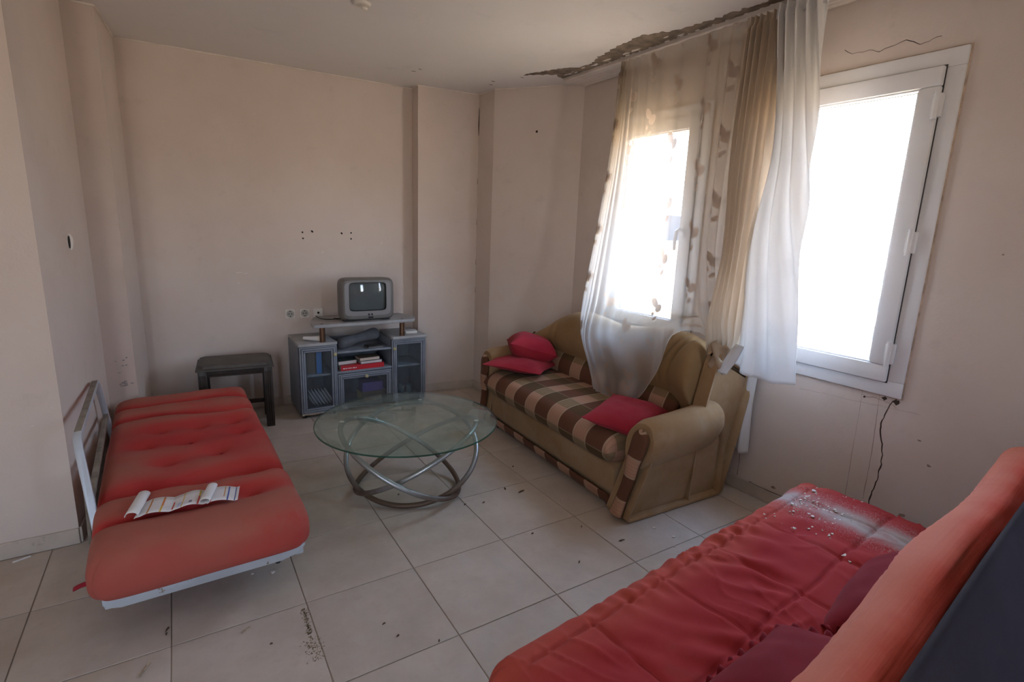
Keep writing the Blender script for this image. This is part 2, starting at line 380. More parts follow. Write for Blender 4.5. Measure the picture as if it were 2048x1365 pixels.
def cloth_sheer(name, see, col, trans, motif=False, stripe=0.0):
    """thin woven curtain: part open weave, part diffusing threads"""
    t = NT(name)
    tp = t.n('ShaderNodeBsdfTransparent'); tl = t.n('ShaderNodeBsdfTranslucent'); df = t.n('ShaderNodeBsdfDiffuse')
    c = col; f_see = see
    uv = t.n('ShaderNodeUVMap'); uv.uv_map = 'UVMap'; sep = t.n('ShaderNodeSeparateXYZ'); t.l(uv.outputs[0], sep.inputs[0])
    dirt = t.ramp(t.noise(5, 4, 0.6, co=t.co()), 0.45, 0.75)
    c = t.mix(t.math('MULTIPLY', dirt, 0.25), col, tuple(x*0.8 for x in col))
    if motif:   # lower half painted whiter for the window light on it, top browner with dirt
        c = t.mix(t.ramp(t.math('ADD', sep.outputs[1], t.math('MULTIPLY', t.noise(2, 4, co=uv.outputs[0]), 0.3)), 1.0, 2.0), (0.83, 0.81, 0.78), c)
    if motif:
        pu, pv = 0.20, 0.34
        uu = t.math('MULTIPLY_ADD', sep.outputs[0], 1/pu, 0.46); fl = t.math('FLOOR', uu)
        vv = t.math('ADD', t.math('MULTIPLY', sep.outputs[1], 1/pv), t.math('MULTIPLY', fl, 0.5))
        x = t.math('MULTIPLY', t.math('SUBTRACT', t.math('FRACT', uu), 0.5), pu); y = t.math('MULTIPLY', t.math('SUBTRACT', t.math('FRACT', vv), 0.5), pv)
        m = None
        for cx, cy_, rx, ry, sl in ((-0.013, 0.050, 0.022, 0.034, 0.25), (0.020, 0.012, 0.024, 0.032, -0.2), (-0.016, -0.036, 0.009, 0.015, 0), (0.005, -0.078, 0.011, 0.020, -0.4)):
            dx = t.math('SUBTRACT', x, cx); dy = t.math('SUBTRACT', y, cy_)
            dx = t.math('ADD', dx, t.math('MULTIPLY', dy, sl))
            e = t.math('LESS_THAN', t.math('ADD', t.math('POWER', t.math('DIVIDE', t.math('ABSOLUTE', dx), rx), 2), t.math('POWER', t.math('DIVIDE', t.math('ABSOLUTE', dy), ry), 2)), 1.0)
            m = e if m is None else t.math('MAXIMUM', m, e)
        c = t.mix(m, c, (0.43, 0.35, 0.29))
        f_see = t.math('MULTIPLY_ADD', m, -see*0.97, see)
    for q in (tl, df): 
        if isinstance(c, tuple): q.inputs[0].default_value = (*c, 1)
        else: t.l(c, q.inputs[0])
    a = t.n('ShaderNodeMixShader'); a.inputs[0].default_value = trans; t.l(df.outputs[0], a.inputs[1]); t.l(tl.outputs[0], a.inputs[2])
    b = t.n('ShaderNodeMixShader')
    if isinstance(f_see, float): b.inputs[0].default_value = f_see
    else: t.l(f_see, b.inputs[0])
    t.l(a.outputs[0], b.inputs[1]); t.l(tp.outputs[0], b.inputs[2])
    return t.done(b.outputs[0])
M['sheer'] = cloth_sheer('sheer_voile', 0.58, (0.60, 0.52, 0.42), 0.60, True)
M['tanvoile'] = cloth_sheer('gathered_voile', 0.10, (0.60, 0.51, 0.41), 0.26, False)
M['whitecloth'] = cloth_sheer('white_lining_cloth', 0.03, (0.80, 0.79, 0.78), 0.30)
M['paper'] = None
def paper_mat():
    t = NT('printed_leaflet'); uv = t.n('ShaderNodeUVMap'); uv.uv_map = 'UVMap'; sep = t.n('ShaderNodeSeparateXYZ'); t.l(uv.outputs[0], sep.inputs[0])
    u, v = sep.outputs[0], sep.outputs[1]
    c = (0.74, 0.73, 0.74)
    lines = t.math('MULTIPLY', t.math('GREATER_THAN', t.math('FRACT', t.math('MULTIPLY', v, 1/0.005)), 0.5), t.math('GREATER_THAN', t.noise(260, 2, co=uv.outputs[0]), 0.45))
    inm = t.math('MULTIPLY', t.math('GREATER_THAN', v, 0.012), t.math('LESS_THAN', v, 0.108))
    c = t.mix(t.math('MULTIPLY', t.math('MULTIPLY', lines, inm), 0.45), c, (0.30, 0.30, 0.36))
    def bar(p, w, lo, hi, col):
        nonlocal c
        m = t.math('MULTIPLY', t.math('LESS_THAN', t.math('ABSOLUTE', t.math('SUBTRACT', u, p)), w), t.math('MULTIPLY', t.math('GREATER_THAN', v, lo), t.math('LESS_THAN', v, hi)))
        c = t.mix(m, c, col)
    for p, w, lo, hi, col in ((0.040, 0.003, 0.0, 0.115, (0.55, 0.22, 0.05)), (0.085, 0.0035, 0.05, 0.115, (0.62, 0.20, 0.05)), (0.085, 0.0035, 0.0, 0.05, (0.65, 0.42, 0.08)), (0.125, 0.003, 0.01, 0.07, (0.5, 0.06, 0.05)),
                              (0.158, 0.002, 0.0, 0.115, (0.65, 0.45, 0.10)), (0.215, 0.003, 0.07, 0.115, (0.6, 0.45, 0.05)), (0.215, 0.003, 0.0, 0.07, (0.55, 0.06, 0.06)), (0.262, 0.002, 0.0, 0.02, (0.6, 0.1, 0.05)),
                              (0.325, 0.003, 0.0, 0.115, (0.06, 0.10, 0.35)), (0.310, 0.002, 0.03, 0.115, (0.55, 0.25, 0.08)), (0.352, 0.002, 0.0, 0.115, (0.07, 0.10, 0.30)), (0.148, 0.008, 0.01, 0.05, (0.45, 0.50, 0.68)), (0.187, 0.006, 0.02, 0.04, (0.25, 0.22, 0.28))):
        bar(p, w, lo, hi, col)
    return t.done(t.bsdf(c, 0.55, spec=0.3))
M['paper'] = paper_mat()
M['whitepaper'] = pm('white_paper', (0.74, 0.74, 0.75), 0.7, var=0.04)
M['bedsteel'] = pm('pale_blue_grey_steel', (0.47, 0.52, 0.58), 0.38, 0.15, var=0.08, wear=(0.25, 0.20, 0.15), wthr=(0.66, 0.70), wscale=16)
M['bedworn'] = pm('worn_steel_top', (0.26, 0.235, 0.20), 0.55, 0.3, var=0.25, vscale=20, wear=(0.12, 0.07, 0.04), wthr=(0.6, 0.7), wscale=30)
M['bark'] = pm('dark_debris', (0.10, 0.065, 0.04), 0.95, var=0.3, vscale=60)
M['chalk'] = pm('plaster_crumb', (0.72, 0.68, 0.62), 0.95, var=0.1, vscale=60)

# ------------------------------------------------------------------ room shell
H = 2.58
P = [(2.87, -3.3), (2.87, 1.46), (2.412, 2.041), (2.401, 2.283), (1.873, 2.343), (1.878, 2.479), (-0.113, 2.526), (-0.150, 1.955),
     (-0.297, 1.950), (-0.352, 0.907), (-2.3, 0.90), (-2.3, -3.3)]
TH = 0.22
def outer(i):
    a, b, c = Vector(P[i-1]), Vector(P[i]), Vector(P[(i+1) % len(P)])
    d1 = (b-a).normalized(); d2 = (c-b).normalized(); n1 = Vector((d1.y, -d1.x)); n2 = Vector((d2.y, -d2.x))
    m = (n1+n2).normalized(); k = TH/max(0.35, m.dot(n1))
    return b+m*k
OUT = [outer(i) for i in range(len(P))]
names = ['wall_right', 'wall_diagonal', 'wall_corner', 'wall_back_pier', 'wall_back_step', 'wall_back', 'wall_left_rear', 'wall_left_step', 'wall_left', 'wall_left_return', 'wall_far_left', 'wall_front']
WALL = {}
WIN = [(-0.962, -0.148), (0.236, 1.05)]; WZ = (0.785, 2.262)
for i, nm in enumerate(names):
    mb = MB()
    if nm == 'wall_right':
        e = 0.035
        ys = [-3.52, WIN[0][0]+e, WIN[0][1]-e, WIN[1][0]+e, WIN[1][1]-e, 1.56]
        for k in range(5):
            if k in (1, 3):
                mb.box(2.87, 2.87+TH, ys[k], ys[k+1], 0, WZ[0]+e); mb.box(2.87, 2.87+TH, ys[k], ys[k+1], WZ[1]-e, H)
            else: mb.box(2.87, 2.87+TH, ys[k], ys[k+1], 0, H)
    elif nm == 'wall_front':
        for x0, x1, z0, z1 in ((-2.3, -1.50, 0, H), (-1.50, -0.70, 2.15, H), (-0.70, 1.82, 0, H), (1.82, 2.18, 0, 0.98), (1.82, 2.18, 2.08, H), (2.18, 2.87, 0, H)): mb.box(x0, x1, -3.3-TH, -3.3, z0, z1)
    else:
        a, b = P[i], P[(i+1) % len(P)]; c, d = OUT[(i+1) % len(P)], OUT[i]
        mb.prism([a, b, tuple(c), tuple(d)], 'z', 0, H)
    WALL[nm] = struct(mb.obj(nm, M['wall'], smooth=0))
ceil = struct(MB().box(-2.6, 3.2, -3.6, 2.8, H, H+0.15).obj('ceiling', M['ceil'], smooth=0))

# floor: grout bed and single tiles
floor = struct(MB().box(-2.55, 3.1, -3.55, 2.75, -0.16, -0.0035).obj('floor', M['grout'], smooth=0))
S = 0.45; J = 0.0018
tb = MB().box(-S/2+J, S/2-J, -S/2+J, S/2-J, -0.0034, 0.0, 0.0015, 1)
tile0 = tb.obj('tile', M['tile'], floor, smooth=30)
first = True
for i in range(-5, 7):
    for j in range(-7, 6):
        x, y = (i+0.5)*S, (j+0.5)*S
        if y > 1.4 and x < -0.5: continue
        if first: t_ = tile0; first = False
        else:
            t_ = tile0.copy(); COL.objects.link(t_); t_.parent = floor
        t_.location = (x, y, random.uniform(-0.0004, 0.0))
        t_.rotation_euler = (random.uniform(-0.0006, 0.0006), random.uniform(-0.0006, 0.0006), random.choice((0, 1, 2, 3))*math.pi/2)

def skirt(nm, i, a=0.0, b=1.0):
    p, q = Vector(P[i]), Vector(P[(i+1) % len(P)]); d = q-p; n = Vector((-d.y, d.x)).normalized()
    p2, q2 = p+d*a, p+d*b
    mb = MB().prism([tuple(p2), tuple(q2), tuple(q2+n*0.010), tuple(p2+n*0.010)], 'z', 0.001, 0.076, 0.0025, 1)
    return struct(mb.obj(nm, M['skirting'], smooth=30))
for nm, i in (('baseboard_right', 0), ('baseboard_diagonal', 1), ('baseboard_corner', 2), ('baseboard_back_pier', 3), ('baseboard_back', 5), ('baseboard_left_rear', 6), ('baseboard_left_step', 7), ('baseboard_left', 8), ('baseboard_left_return', 9), ('baseboard_far_left', 10)):
    skirt(nm, i)

# ---- windows
def make_window(nm, y0, y1, handle):
    w = struct(bpy.data.objects.new(nm, None)); COL.objects.link(w); w.location = (2.87, 0, 0)
    z0, z1 = WZ; f = 0.072; s = 0.078
    def ring(a0, a1, b0, b1, wd, x0, x1, bv=0.004, mat=M['pvc'], name='window_frame', par=w):
        mb = MB()
        mb.box(x0, x1, a0, a1, b0, b0+wd, bv); mb.box(x0, x1, a0, a1, b1-wd, b1, bv)
        mb.box(x0, x1, a0, a0+wd, b0+wd, b1-wd, bv); mb.box(x0, x1, a1-wd, a1, b0+wd, b1-wd, bv)
        return mb.obj(name, mat, par, smooth=35)
    ring(y0, y1, z0, z1, f, -0.018, 0.06)
    ring(y0-0.006, y1+0.006, z0-0.005, z1+0.006, 0.012, -0.006, 0.0, 0.0015, M['silicone'], 'sealant_bead')
    sash = ring(y0+f-0.006, y1-f+0.006, z0+f-0.006, z1-f+0.006, s, -0.040, 0.035, 0.007, name='window_sash')
    ring(y0+f-0.010, y1-f+0.010, z0+f-0.010, z1-f+0.010, 0.010, -0.0205, -0.0175, 0.0, M['gasket'], 'gasket_line')
    g0, g1, h0, h1 = y0+f+s-0.008, y1-f-s+0.008, z0+f+s-0.008, z1-f-s+0.008
    ring(g0-0.012, g1+0.012, h0-0.012, h1+0.012, 0.022, -0.031, 0.02, 0.006, name='glazing_bead', par=sash)
    ring(g0+0.007, g1-0.007, h0+0.007, h1-0.007, 0.0035, -0.004, 0.012, 0.0, M['gasket'], 'glass_gasket', par=sash)
    MB().box(0.004, 0.010, g0+0.002, g1-0.002, h0+0.002, h1-0.002).obj('window_pane', M['pane'], sash, smooth=0)
    for zz in (z0+0.20, (z0+z1)/2-0.04, z1-0.22):
        if handle: continue
        mb = MB(); mb.cyl((-0.044, y0+f-0.002, zz-0.05), (-0.044, y0+f-0.002, zz+0.05), 0.010, 12)
        for q in (-0.056, 0.05): mb.cyl((-0.044, y0+f-0.002, zz+q), (-0.044, y0+f-0.002, zz+q+0.006), 0.0115, 12)
        mb.box(-0.042, -0.018, y0+f-0.022, y0+f+0.016, zz-0.046, zz+0.046, 0.003)
        mb.obj('hinge', M['pvc'], sash)
    if handle:
        yy = y0+f+0.032; mb = MB()
        mb.box(-0.052, -0.039, yy-0.014, yy+0.014, 1.46, 1.53, 0.005)
        mb.tube([(-0.05, yy, 1.505), (-0.085, yy, 1.512), (-0.10, yy+0.006, 1.50), (-0.103, yy+0.012, 1.44), (-0.098, yy+0.014, 1.385)], [0.010, 0.011, 0.012, 0.011, 0.009], 10)
        mb.obj('handle', M['pvc'], sash)
    return w
make_window('window_1', WIN[0][0], WIN[0][1], False)
make_window('window_2', WIN[1][0], WIN[1][1], True)
# balcony door behind the viewpoint
dr = struct(bpy.data.objects.new('door_1', None)); COL.objects.link(dr); dr.location = (0, -3.3, 0)
for x0, x1 in ((-1.50, -1.10), (-1.10, -0.70)):
    mb = MB(); q = 0.09
    mb.box(x0, x1, -0.12, -0.05, 0.0, q, 0.004); mb.box(x0, x1, -0.12, -0.05, 2.15-q, 2.15, 0.004)
    mb.box(x0, x0+q, -0.12, -0.05, q, 2.15-q, 0.004); mb.box(x1-q, x1, -0.12, -0.05, q, 2.15-q, 0.004)
    lf = mb.obj('door_leaf', M['pvc'], dr)
    MB().box(x0+q, x1-q, -0.088, -0.082, q, 2.15-q).obj('glass_pane', M['pane'], lf, smooth=0)

w3 = struct(bpy.data.objects.new('window_3', None)); COL.objects.link(w3); w3.location = (0, -3.3, 0)
mb = MB(); q = 0.05
mb.box(1.81, 2.19, -0.06, 0.015, 0.97, 0.97+q, 0.004); mb.box(1.81, 2.19, -0.06, 0.015, 2.09-q, 2.09, 0.004); mb.box(1.81, 1.81+q, -0.06, 0.015, 0.97+q, 2.09-q, 0.004); mb.box(2.19-q, 2.19, -0.06, 0.015, 0.97+q, 2.09-q, 0.004)
mb.obj('window_frame', M['pvc'], w3); MB().box(1.81+q, 2.19-q, -0.03, -0.024, 0.97+q, 2.09-q).obj('window_pane', M['pane'], w3, smooth=0)
# ---- curtain rail on the ceiling
mb = MB()
rail_pts = [(0.0, 0.0), (0.0, -0.022)]
w_ = 0.215; k = 6; prof = [(0, 0.001), (0, -0.020)]
for q in range(k):
    a = q*w_/k; prof += [(a+0.006, -0.024), (a+0.024, -0.024), (a+0.026, -0.012), (a+w_/k-0.001, -0.012), (a+w_/k, -0.020)]
prof += [(w_, 0.001)]
ang = 0.0
pr = [(2.648+a, H+b) for a, b in prof]
mb.prism(pr, 'y', -3.0, 1.44)
for f in mb.bm.faces:
    if abs(f.normal.x) < 0.2 and f.calc_center_median().z > H-0.014 and f.calc_center_median().z < H-0.005: f.material_index = 1  # recessed faces get a darker colour that paints the shade inside the grooves
rail = mb.obj('trim_1', [M['rail'], pm('rail_groove_shade', (0.22, 0.19, 0.16), 0.8)], smooth=25); struct(rail)
# peeled ceiling paint
def jag(pts, step=0.012, amp=0.017, seed=0):
    out = []
    for i in range(len(pts)):
        a, b = Vector(pts[i]), Vector(pts[(i+1) % len(pts)]); n = max(1, int((b-a).length/step)); d = (b-a); pn = Vector((-d.y, d.x)).normalized() if d.length > 1e-6 else Vector((0, 0))
        for q in range(n):
            p = a+d*(q/n); out.append(p+pn*(nz(p.x*37+seed, p.y*37)*amp*1.6))
    return out
def flat_patch(pts, z, th, mat, name, parent, inner=None):
    mb = MB(); mb.prism([tuple(p) for p in pts], 'z', z-th, z)
    return mb.obj(name, mat, parent, smooth=0)
peel = [(2.368, 1.565), (2.423, 1.39), (2.49, 1.262), (2.555, 1.17), (2.58, 1.08), (2.545, 0.97), (2.50, 0.80), (2.478, 0.661), (2.462, 0.50), (2.50, 0.38), (2.548, 0.31), (2.572, 0.187), (2.58, 0.036), (2.60, -0.25), (2.62, -0.6),
        (2.646, -0.6), (2.646, 1.20), (2.70, 1.39), (2.645, 1.452), (2.555, 1.40), (2.50, 1.44)]
flat_patch(jag(peel), H, 0.0015, M['bareplaster'], 'peeled_patch', ceil)
mbf = MB()
for q in range(15):
    yy = random.uniform(0.2, 1.35); xx = random.uniform(2.58, 2.642)
    r = random.uniform(0.008, 0.03); n = random.randint(5, 8)
    pts = [(xx+math.cos(6.283*t/n)*r*random.uniform(0.5, 1.2)*0.6, yy+math.sin(6.283*t/n)*r*random.uniform(0.6, 1.8)) for t in range(n)]
    mbf.prism(pts, 'z', H-0.004, H-0.0016)
stuff(mbf.obj('paint_flakes', M['paintflake'], ceil, smooth=0))
# small chips in the ceiling paint
mbf = MB()
for xx, yy in ((1.72, 1.92), (1.70, 2.0), (0.05, 1.45), (2.28, 1.85), (2.32, 1.95), (2.40, 1.62)):
    pts = [(xx+math.cos(6.283*t/7)*random.uniform(0.008, 0.022), yy+math.sin(6.283*t/7)*random.uniform(0.004, 0.010)) for t in range(7)]
    mbf.prism(pts, 'z', H-0.0012, H+0.0)
stuff(mbf.obj('ceiling_chips', M['bareplaster'], ceil, smooth=0))

def bead():
    mb = MB()
    for i in (1, 2, 3, 4, 5, 6, 7, 8, 9):
        a, b = Vector((*P[i], H)), Vector((*P[(i+1) % len(P)], H)); d = (b-a); n = Vector((-d.y, d.x, 0)).normalized(); L = max(2, int(d.length/0.03))
        pts = [a+d*(k/L)+n*0.003+Vector((0, 0, -0.003)) for k in range(L+1)]
        mb.tube(pts, [0.004+0.005*max(0, nz(p.x*9, p.y*9, i)) for p in pts], 6)
    return mb.obj('trim_2', M['paintflake'], smooth=60)
struct(bead())
# cracks on walls: thin ribbons
def ribbon(name, parent, pts, wd, mat, fixed, axis='x', jit=0.004, off=0.0008, seed=0):
    """pts in wall plane (a,z); axis x: plane x=fixed facing -x"""
    mb = MB(); fine = []
    for i in range(len(pts)-1):
        a, b = Vector(pts[i]), Vector(pts[i+1]); n = max(2, int((b-a).length/0.015))
        for q in range(n): fine.append(a+(b-a)*(q/n))
    fine.append(Vector(pts[-1]))
    L = []
    for i, p in enumerate(fine):
        d = (fine[min(i+1, len(fine)-1)]-fine[max(i-1, 0)]); pn = Vector((-d.y, d.x)).normalized()
        p = p+pn*nz(p.x*30+seed, p.y*30)*jit*2
        w2 = wd*(0.35+0.9*abs(nz(p.x*14+seed, p.y*14, 3.3)))
        L.append((p+pn*w2, p-pn*w2))
    F = (lambda i, j: Vector((fixed-off, L[i][j].x, L[i][j].y))) if axis == 'x' else None
    mb.grid(F, len(L)-1, 1)
    return mb.obj(name, mat, parent, smooth=0)
W = WALL['wall_right']
ribbon('crack', W, [(-0.944, 0.785), (-0.93, 0.76), (-0.905, 0.692), (-0.901, 0.616), (-0.93, 0.501), (-0.93, 0.373), (-0.917, 0.289), (-0.915, 0.20)], 0.0048, M['crack'], 2.87, seed=1)
ribbon('crack', W, [(-0.872, 0.785), (-0.876, 0.70), (-0.885, 0.5), (-0.885, 0.25)], 0.0016, M['crackfaint'], 2.87, jit=0.001, seed=2)
ribbon('crack', W, [(-0.797, 0.785), (-0.801, 0.658), (-0.801, 0.476), (-0.805, 0.304), (-0.806, 0.15)], 0.0013, M['crackfaint'], 2.87, jit=0.0008, seed=3)
ribbon('crack', W, [(-0.464, 2.36), (-0.50, 2.335), (-0.56, 2.335), (-0.62, 2.32), (-0.679, 2.33), (-0.72, 2.34), (-0.776, 2.306), (-0.85, 2.325)], 0.0017, M['crack'], 2.87, seed=4)
ribbon('crack', W, [(-0.50, 0.705), (-0.62, 0.715), (-0.75, 0.719), (-0.9, 0.73), (-1.04, 0.737)], 0.001, M['crackfaint'], 2.87, jit=0.002, seed=5)
ribbon('crack', W, [(-0.211, 0.235), (-0.214, 0.17), (-0.212, 0.085)], 0.002, M['crack'], 2.87, jit=0.001, seed=6)
ribbon('crack', W, [(-0.30, 0.082), (-0.42, 0.079), (-0.50, 0.083), (-0.62, 0.080)], 0.003, M['crack'], 2.859, jit=0.001, seed=7)
ribbon('crack', W, [(-0.80, 0.76), (-0.83, 0.755), (-0.89, 0.758), (-0.95, 0.74)], 0.0025, M['crackfaint'], 2.87, seed=8)
for q, (yy, zz, r) in enumerate(((-0.945, 0.765, 0.020), (-0.895, 0.768, 0.014), (-0.81, 0.752, 0.008), (-1.06, 0.62, 0.008), (-1.11, 0.52, 0.010), (-1.22, 0.20, 0.016), (-1.05, 0.25, 0.018), (-0.44, 0.105, 0.014), (-0.55, 0.1, 0.018), (-1.2, 1.45, 0.006))):
    mb = MB(); pts = [(yy+math.cos(6.283*t/8)*r*random.uniform(0.3, 1.3), zz+math.sin(6.283*t/8)*r*random.uniform(0.3, 0.8)) for t in range(8)]
    mb.prism(pts, 'x', 2.869, 2.8705); mb.obj('plaster_chip', M['crack'] if q < 3 else M['crackfaint'], W, smooth=0)
# nail holes in the back wall
bd = (Vector(P[6])-Vector(P[5])).normalized(); bn = Vector((-bd.y, bd.x))
def back_pt(x, z, off=0.0):
    p5 = Vector(P[5]); t = (x-p5.x)/bd.x; p = p5+bd*t+bn*off
    return Vector((p.x, p.y, z))
nrm = Vector((bn.x, bn.y, 0))
for x, z in ((0.973, 1.391), (0.975, 1.344), (1.043, 1.402), (1.048, 1.397), (1.272, 1.393), (1.349, 1.397), (1.348, 1.349), (1.275, 1.389)):
    c = back_pt(x, z); MB().lathe([(0.0, 0.0), (0.007, 0.0005), (0.0062, 0.0015), (0.0, 0.0016)], c, 8, nrm).obj('drill_hole', M['darkhole'], WALL['wall_back'])
for x, z, rx, rz in ((0.51, 1.08, 0.03, 0.006), (0.56, 1.075, 0.02, 0.005), (1.12, 1.24, 0.006, 0.006), (0.5, 1.0, 0.008, 0.004), (1.6, 1.32, 0.006, 0.01)):
    mb = MB(); c = back_pt(x, z)
    ring = [c+Vector((bd.x, bd.y, 0))*math.cos(6.283*k/9)*rx*random.uniform(0.5, 1.2)+Vector((0, 0, 1))*math.sin(6.283*k/9)*rz*random.uniform(0.5, 1.2) for k in range(9)]
    mb.loft([ring, [p+nrm*0.001 for p in ring]]); mb.obj('plaster_scuff', M['paintflake'], WALL['wall_back'], smooth=0)
# hole with torn plaster on the stepped wall at the bed side
lw = (Vector(P[9])-Vector(P[8])).normalized(); ln = Vector((-lw.y, lw.x, 0))
c = Vector((-0.322, 1.49, 1.335))
tang = Vector((lw.x, lw.y, 0))
def oval(c, a, b, n=16, jitter=0.0): return [c+tang*math.cos(6.283*k/n)*a*(1+random.uniform(-jitter, jitter))+Vector((0, 0, 1))*math.sin(6.283*k/n)*b*(1+random.uniform(-jitter, jitter)) for k in range(n)]
cc = c-Vector((0, 0, 0)); p8 = Vector((*P[8], 0)); dd = (cc-p8).dot(ln); cc = cc-ln*dd
mb = MB(); mb.loft([oval(cc, 0.062, 0.040, jitter=0.12), [p+ln*0.0015 for p in oval(cc, 0.058, 0.037, jitter=0.12)]]); mb.obj('torn_plaster', pm('fresh_white_filler', (0.86, 0.84, 0.80), 0.9, var=0.06), WALL['wall_left'], smooth=0)
mb = MB(); c2 = cc-Vector((0, 1, 0))*0.038+ln*0.0016; mb.loft([oval(c2, 0.019, 0.033, jitter=0.15), [p+ln*0.001 for p in oval(c2, 0.017, 0.031)]]); mb.obj('wall_hole', M['darkhole'], WALL['wall_left'], smooth=0)
# scuffs at the pier beside the bed
mbf = MB()
for q in range(14):
    zz = random.uniform(0.42, 0.62); xx = random.uniform(-0.25, -0.17)
    mbf.box(xx, xx+random.uniform(0.006, 0.02), 1.948, 1.9535, zz, zz+random.uniform(0.002, 0.006))
stuff(mbf.obj('grey_scuffs', pm('scuff_grey', (0.28, 0.27, 0.29), 0.9), WALL['wall_left_step'], smooth=0))
# hole and dark streak on the diagonal panel and the inner corner
dv = (Vector(P[2])-Vector(P[1])).normalized(); dn = Vector((-dv.y, dv.x, 0)); 
def diag_pt(s, z): p = Vector(P[2])-dv*s; return Vector((p.x, p.y, z))
MB().lathe([(0, 0), (0.010, 0.0005), (0.009, 0.0015), (0, 0.0016)], diag_pt(0.37, 2.246), 8, dn).obj('drill_hole', M['darkhole'], WALL['wall_diagonal'])
mb = MB(); L = [(2.400, 2.278, 2.47), (2.399, 2.278, 2.40), (2.400, 2.279, 2.33), (2.3995, 2.279, 2.25)]
mb.tube(L, [0.002, 0.003, 0.005, 0.002], 6); mb.obj('crack', M['crack'], WALL['wall_corner'])
for zz in (1.9, 1.55, 1.2, 0.95):
    mb = MB(); mb.tube([(2.400, 2.28, zz), (2.3995, 2.28, zz-0.05)], [0.0015, 0.003], 6); mb.obj('crack', M['crackfaint'], WALL['wall_corner'])

# ---- sockets
def socket(x, label, two=True):
    t = thing('wall_socket', label, 'socket', back_pt(x, 0.750), math.atan2(bd.y, bd.x)+math.pi)
    # local: x along the wall, -y... built facing local -y
    MB().box(-0.038, 0.038, -0.010, -0.0005, -0.038, 0.038, 0.004).obj('cover_plate', M['plastic'], t)
    if two:
        mb = MB(); mb.lathe([(0.0285, 0.0), (0.0285, 0.004), (0.0235, 0.004), (0.0225, 0.0008), (0.0, 0.0008)], (0, -0.010, 0), 24, (0, -1, 0)); r = mb.obj('socket_well', M['well'], t)
        for q in (-0.0095, 0.0095): MB().cyl((q, -0.0100, 0), (q, -0.0118, 0), 0.0042, 10).obj('pin_hole', M['darkhole'], r)
        for q in (-0.021, 0.021): MB().box(-0.004, 0.004, -0.0135, -0.008, q-0.004, q+0.004).obj('earth_clip', M['darkhole'], r)
    else:
        MB().lathe([(0.009, 0), (0.009, 0.004), (0.006, 0.004), (0.006, 0.001), (0, 0.001)], (0, -0.010, 0), 14, (0, -1, 0)).obj('aerial_port', M['darkhole'], t)
    return t
# the wall faces the room along bn; with rz = angle+pi local -y points to the room
s1 = socket(0.852, 'cream round power socket farthest from the television of the three', 'x')
s2 = socket(0.961, 'cream round power socket in the middle of the three wall plates', 'x')
s3 = socket(1.066, 'cream aerial outlet plate with one small hole beside the television', None)

# ---- ceiling lamp remnant
t = thing('ceiling_lamp_holder', 'small yellowed lamp holder stub on the bare ceiling', 'lamp holder', (1.03, 1.02, H))
MB().lathe([(0.0, -0.012), (0.038, -0.012), (0.046, -0.004), (0.046, 0.0)], (0, 0, 0), 20).obj('ceiling_rose', M['plastic'], t)
MB().tube([(0, 0, -0.010), (0.004, 0, -0.016), (0.010, -0.004, -0.020)], 0.004, 8).obj('cable', M['plastic'], t)
MB().lathe([(0.012, 0.0), (0.016, -0.004), (0.014, -0.010), (0.011, -0.013), (0, -0.013)], (0.012, -0.004, -0.018), 14).obj('bulb_socket', M['plastic'], t)

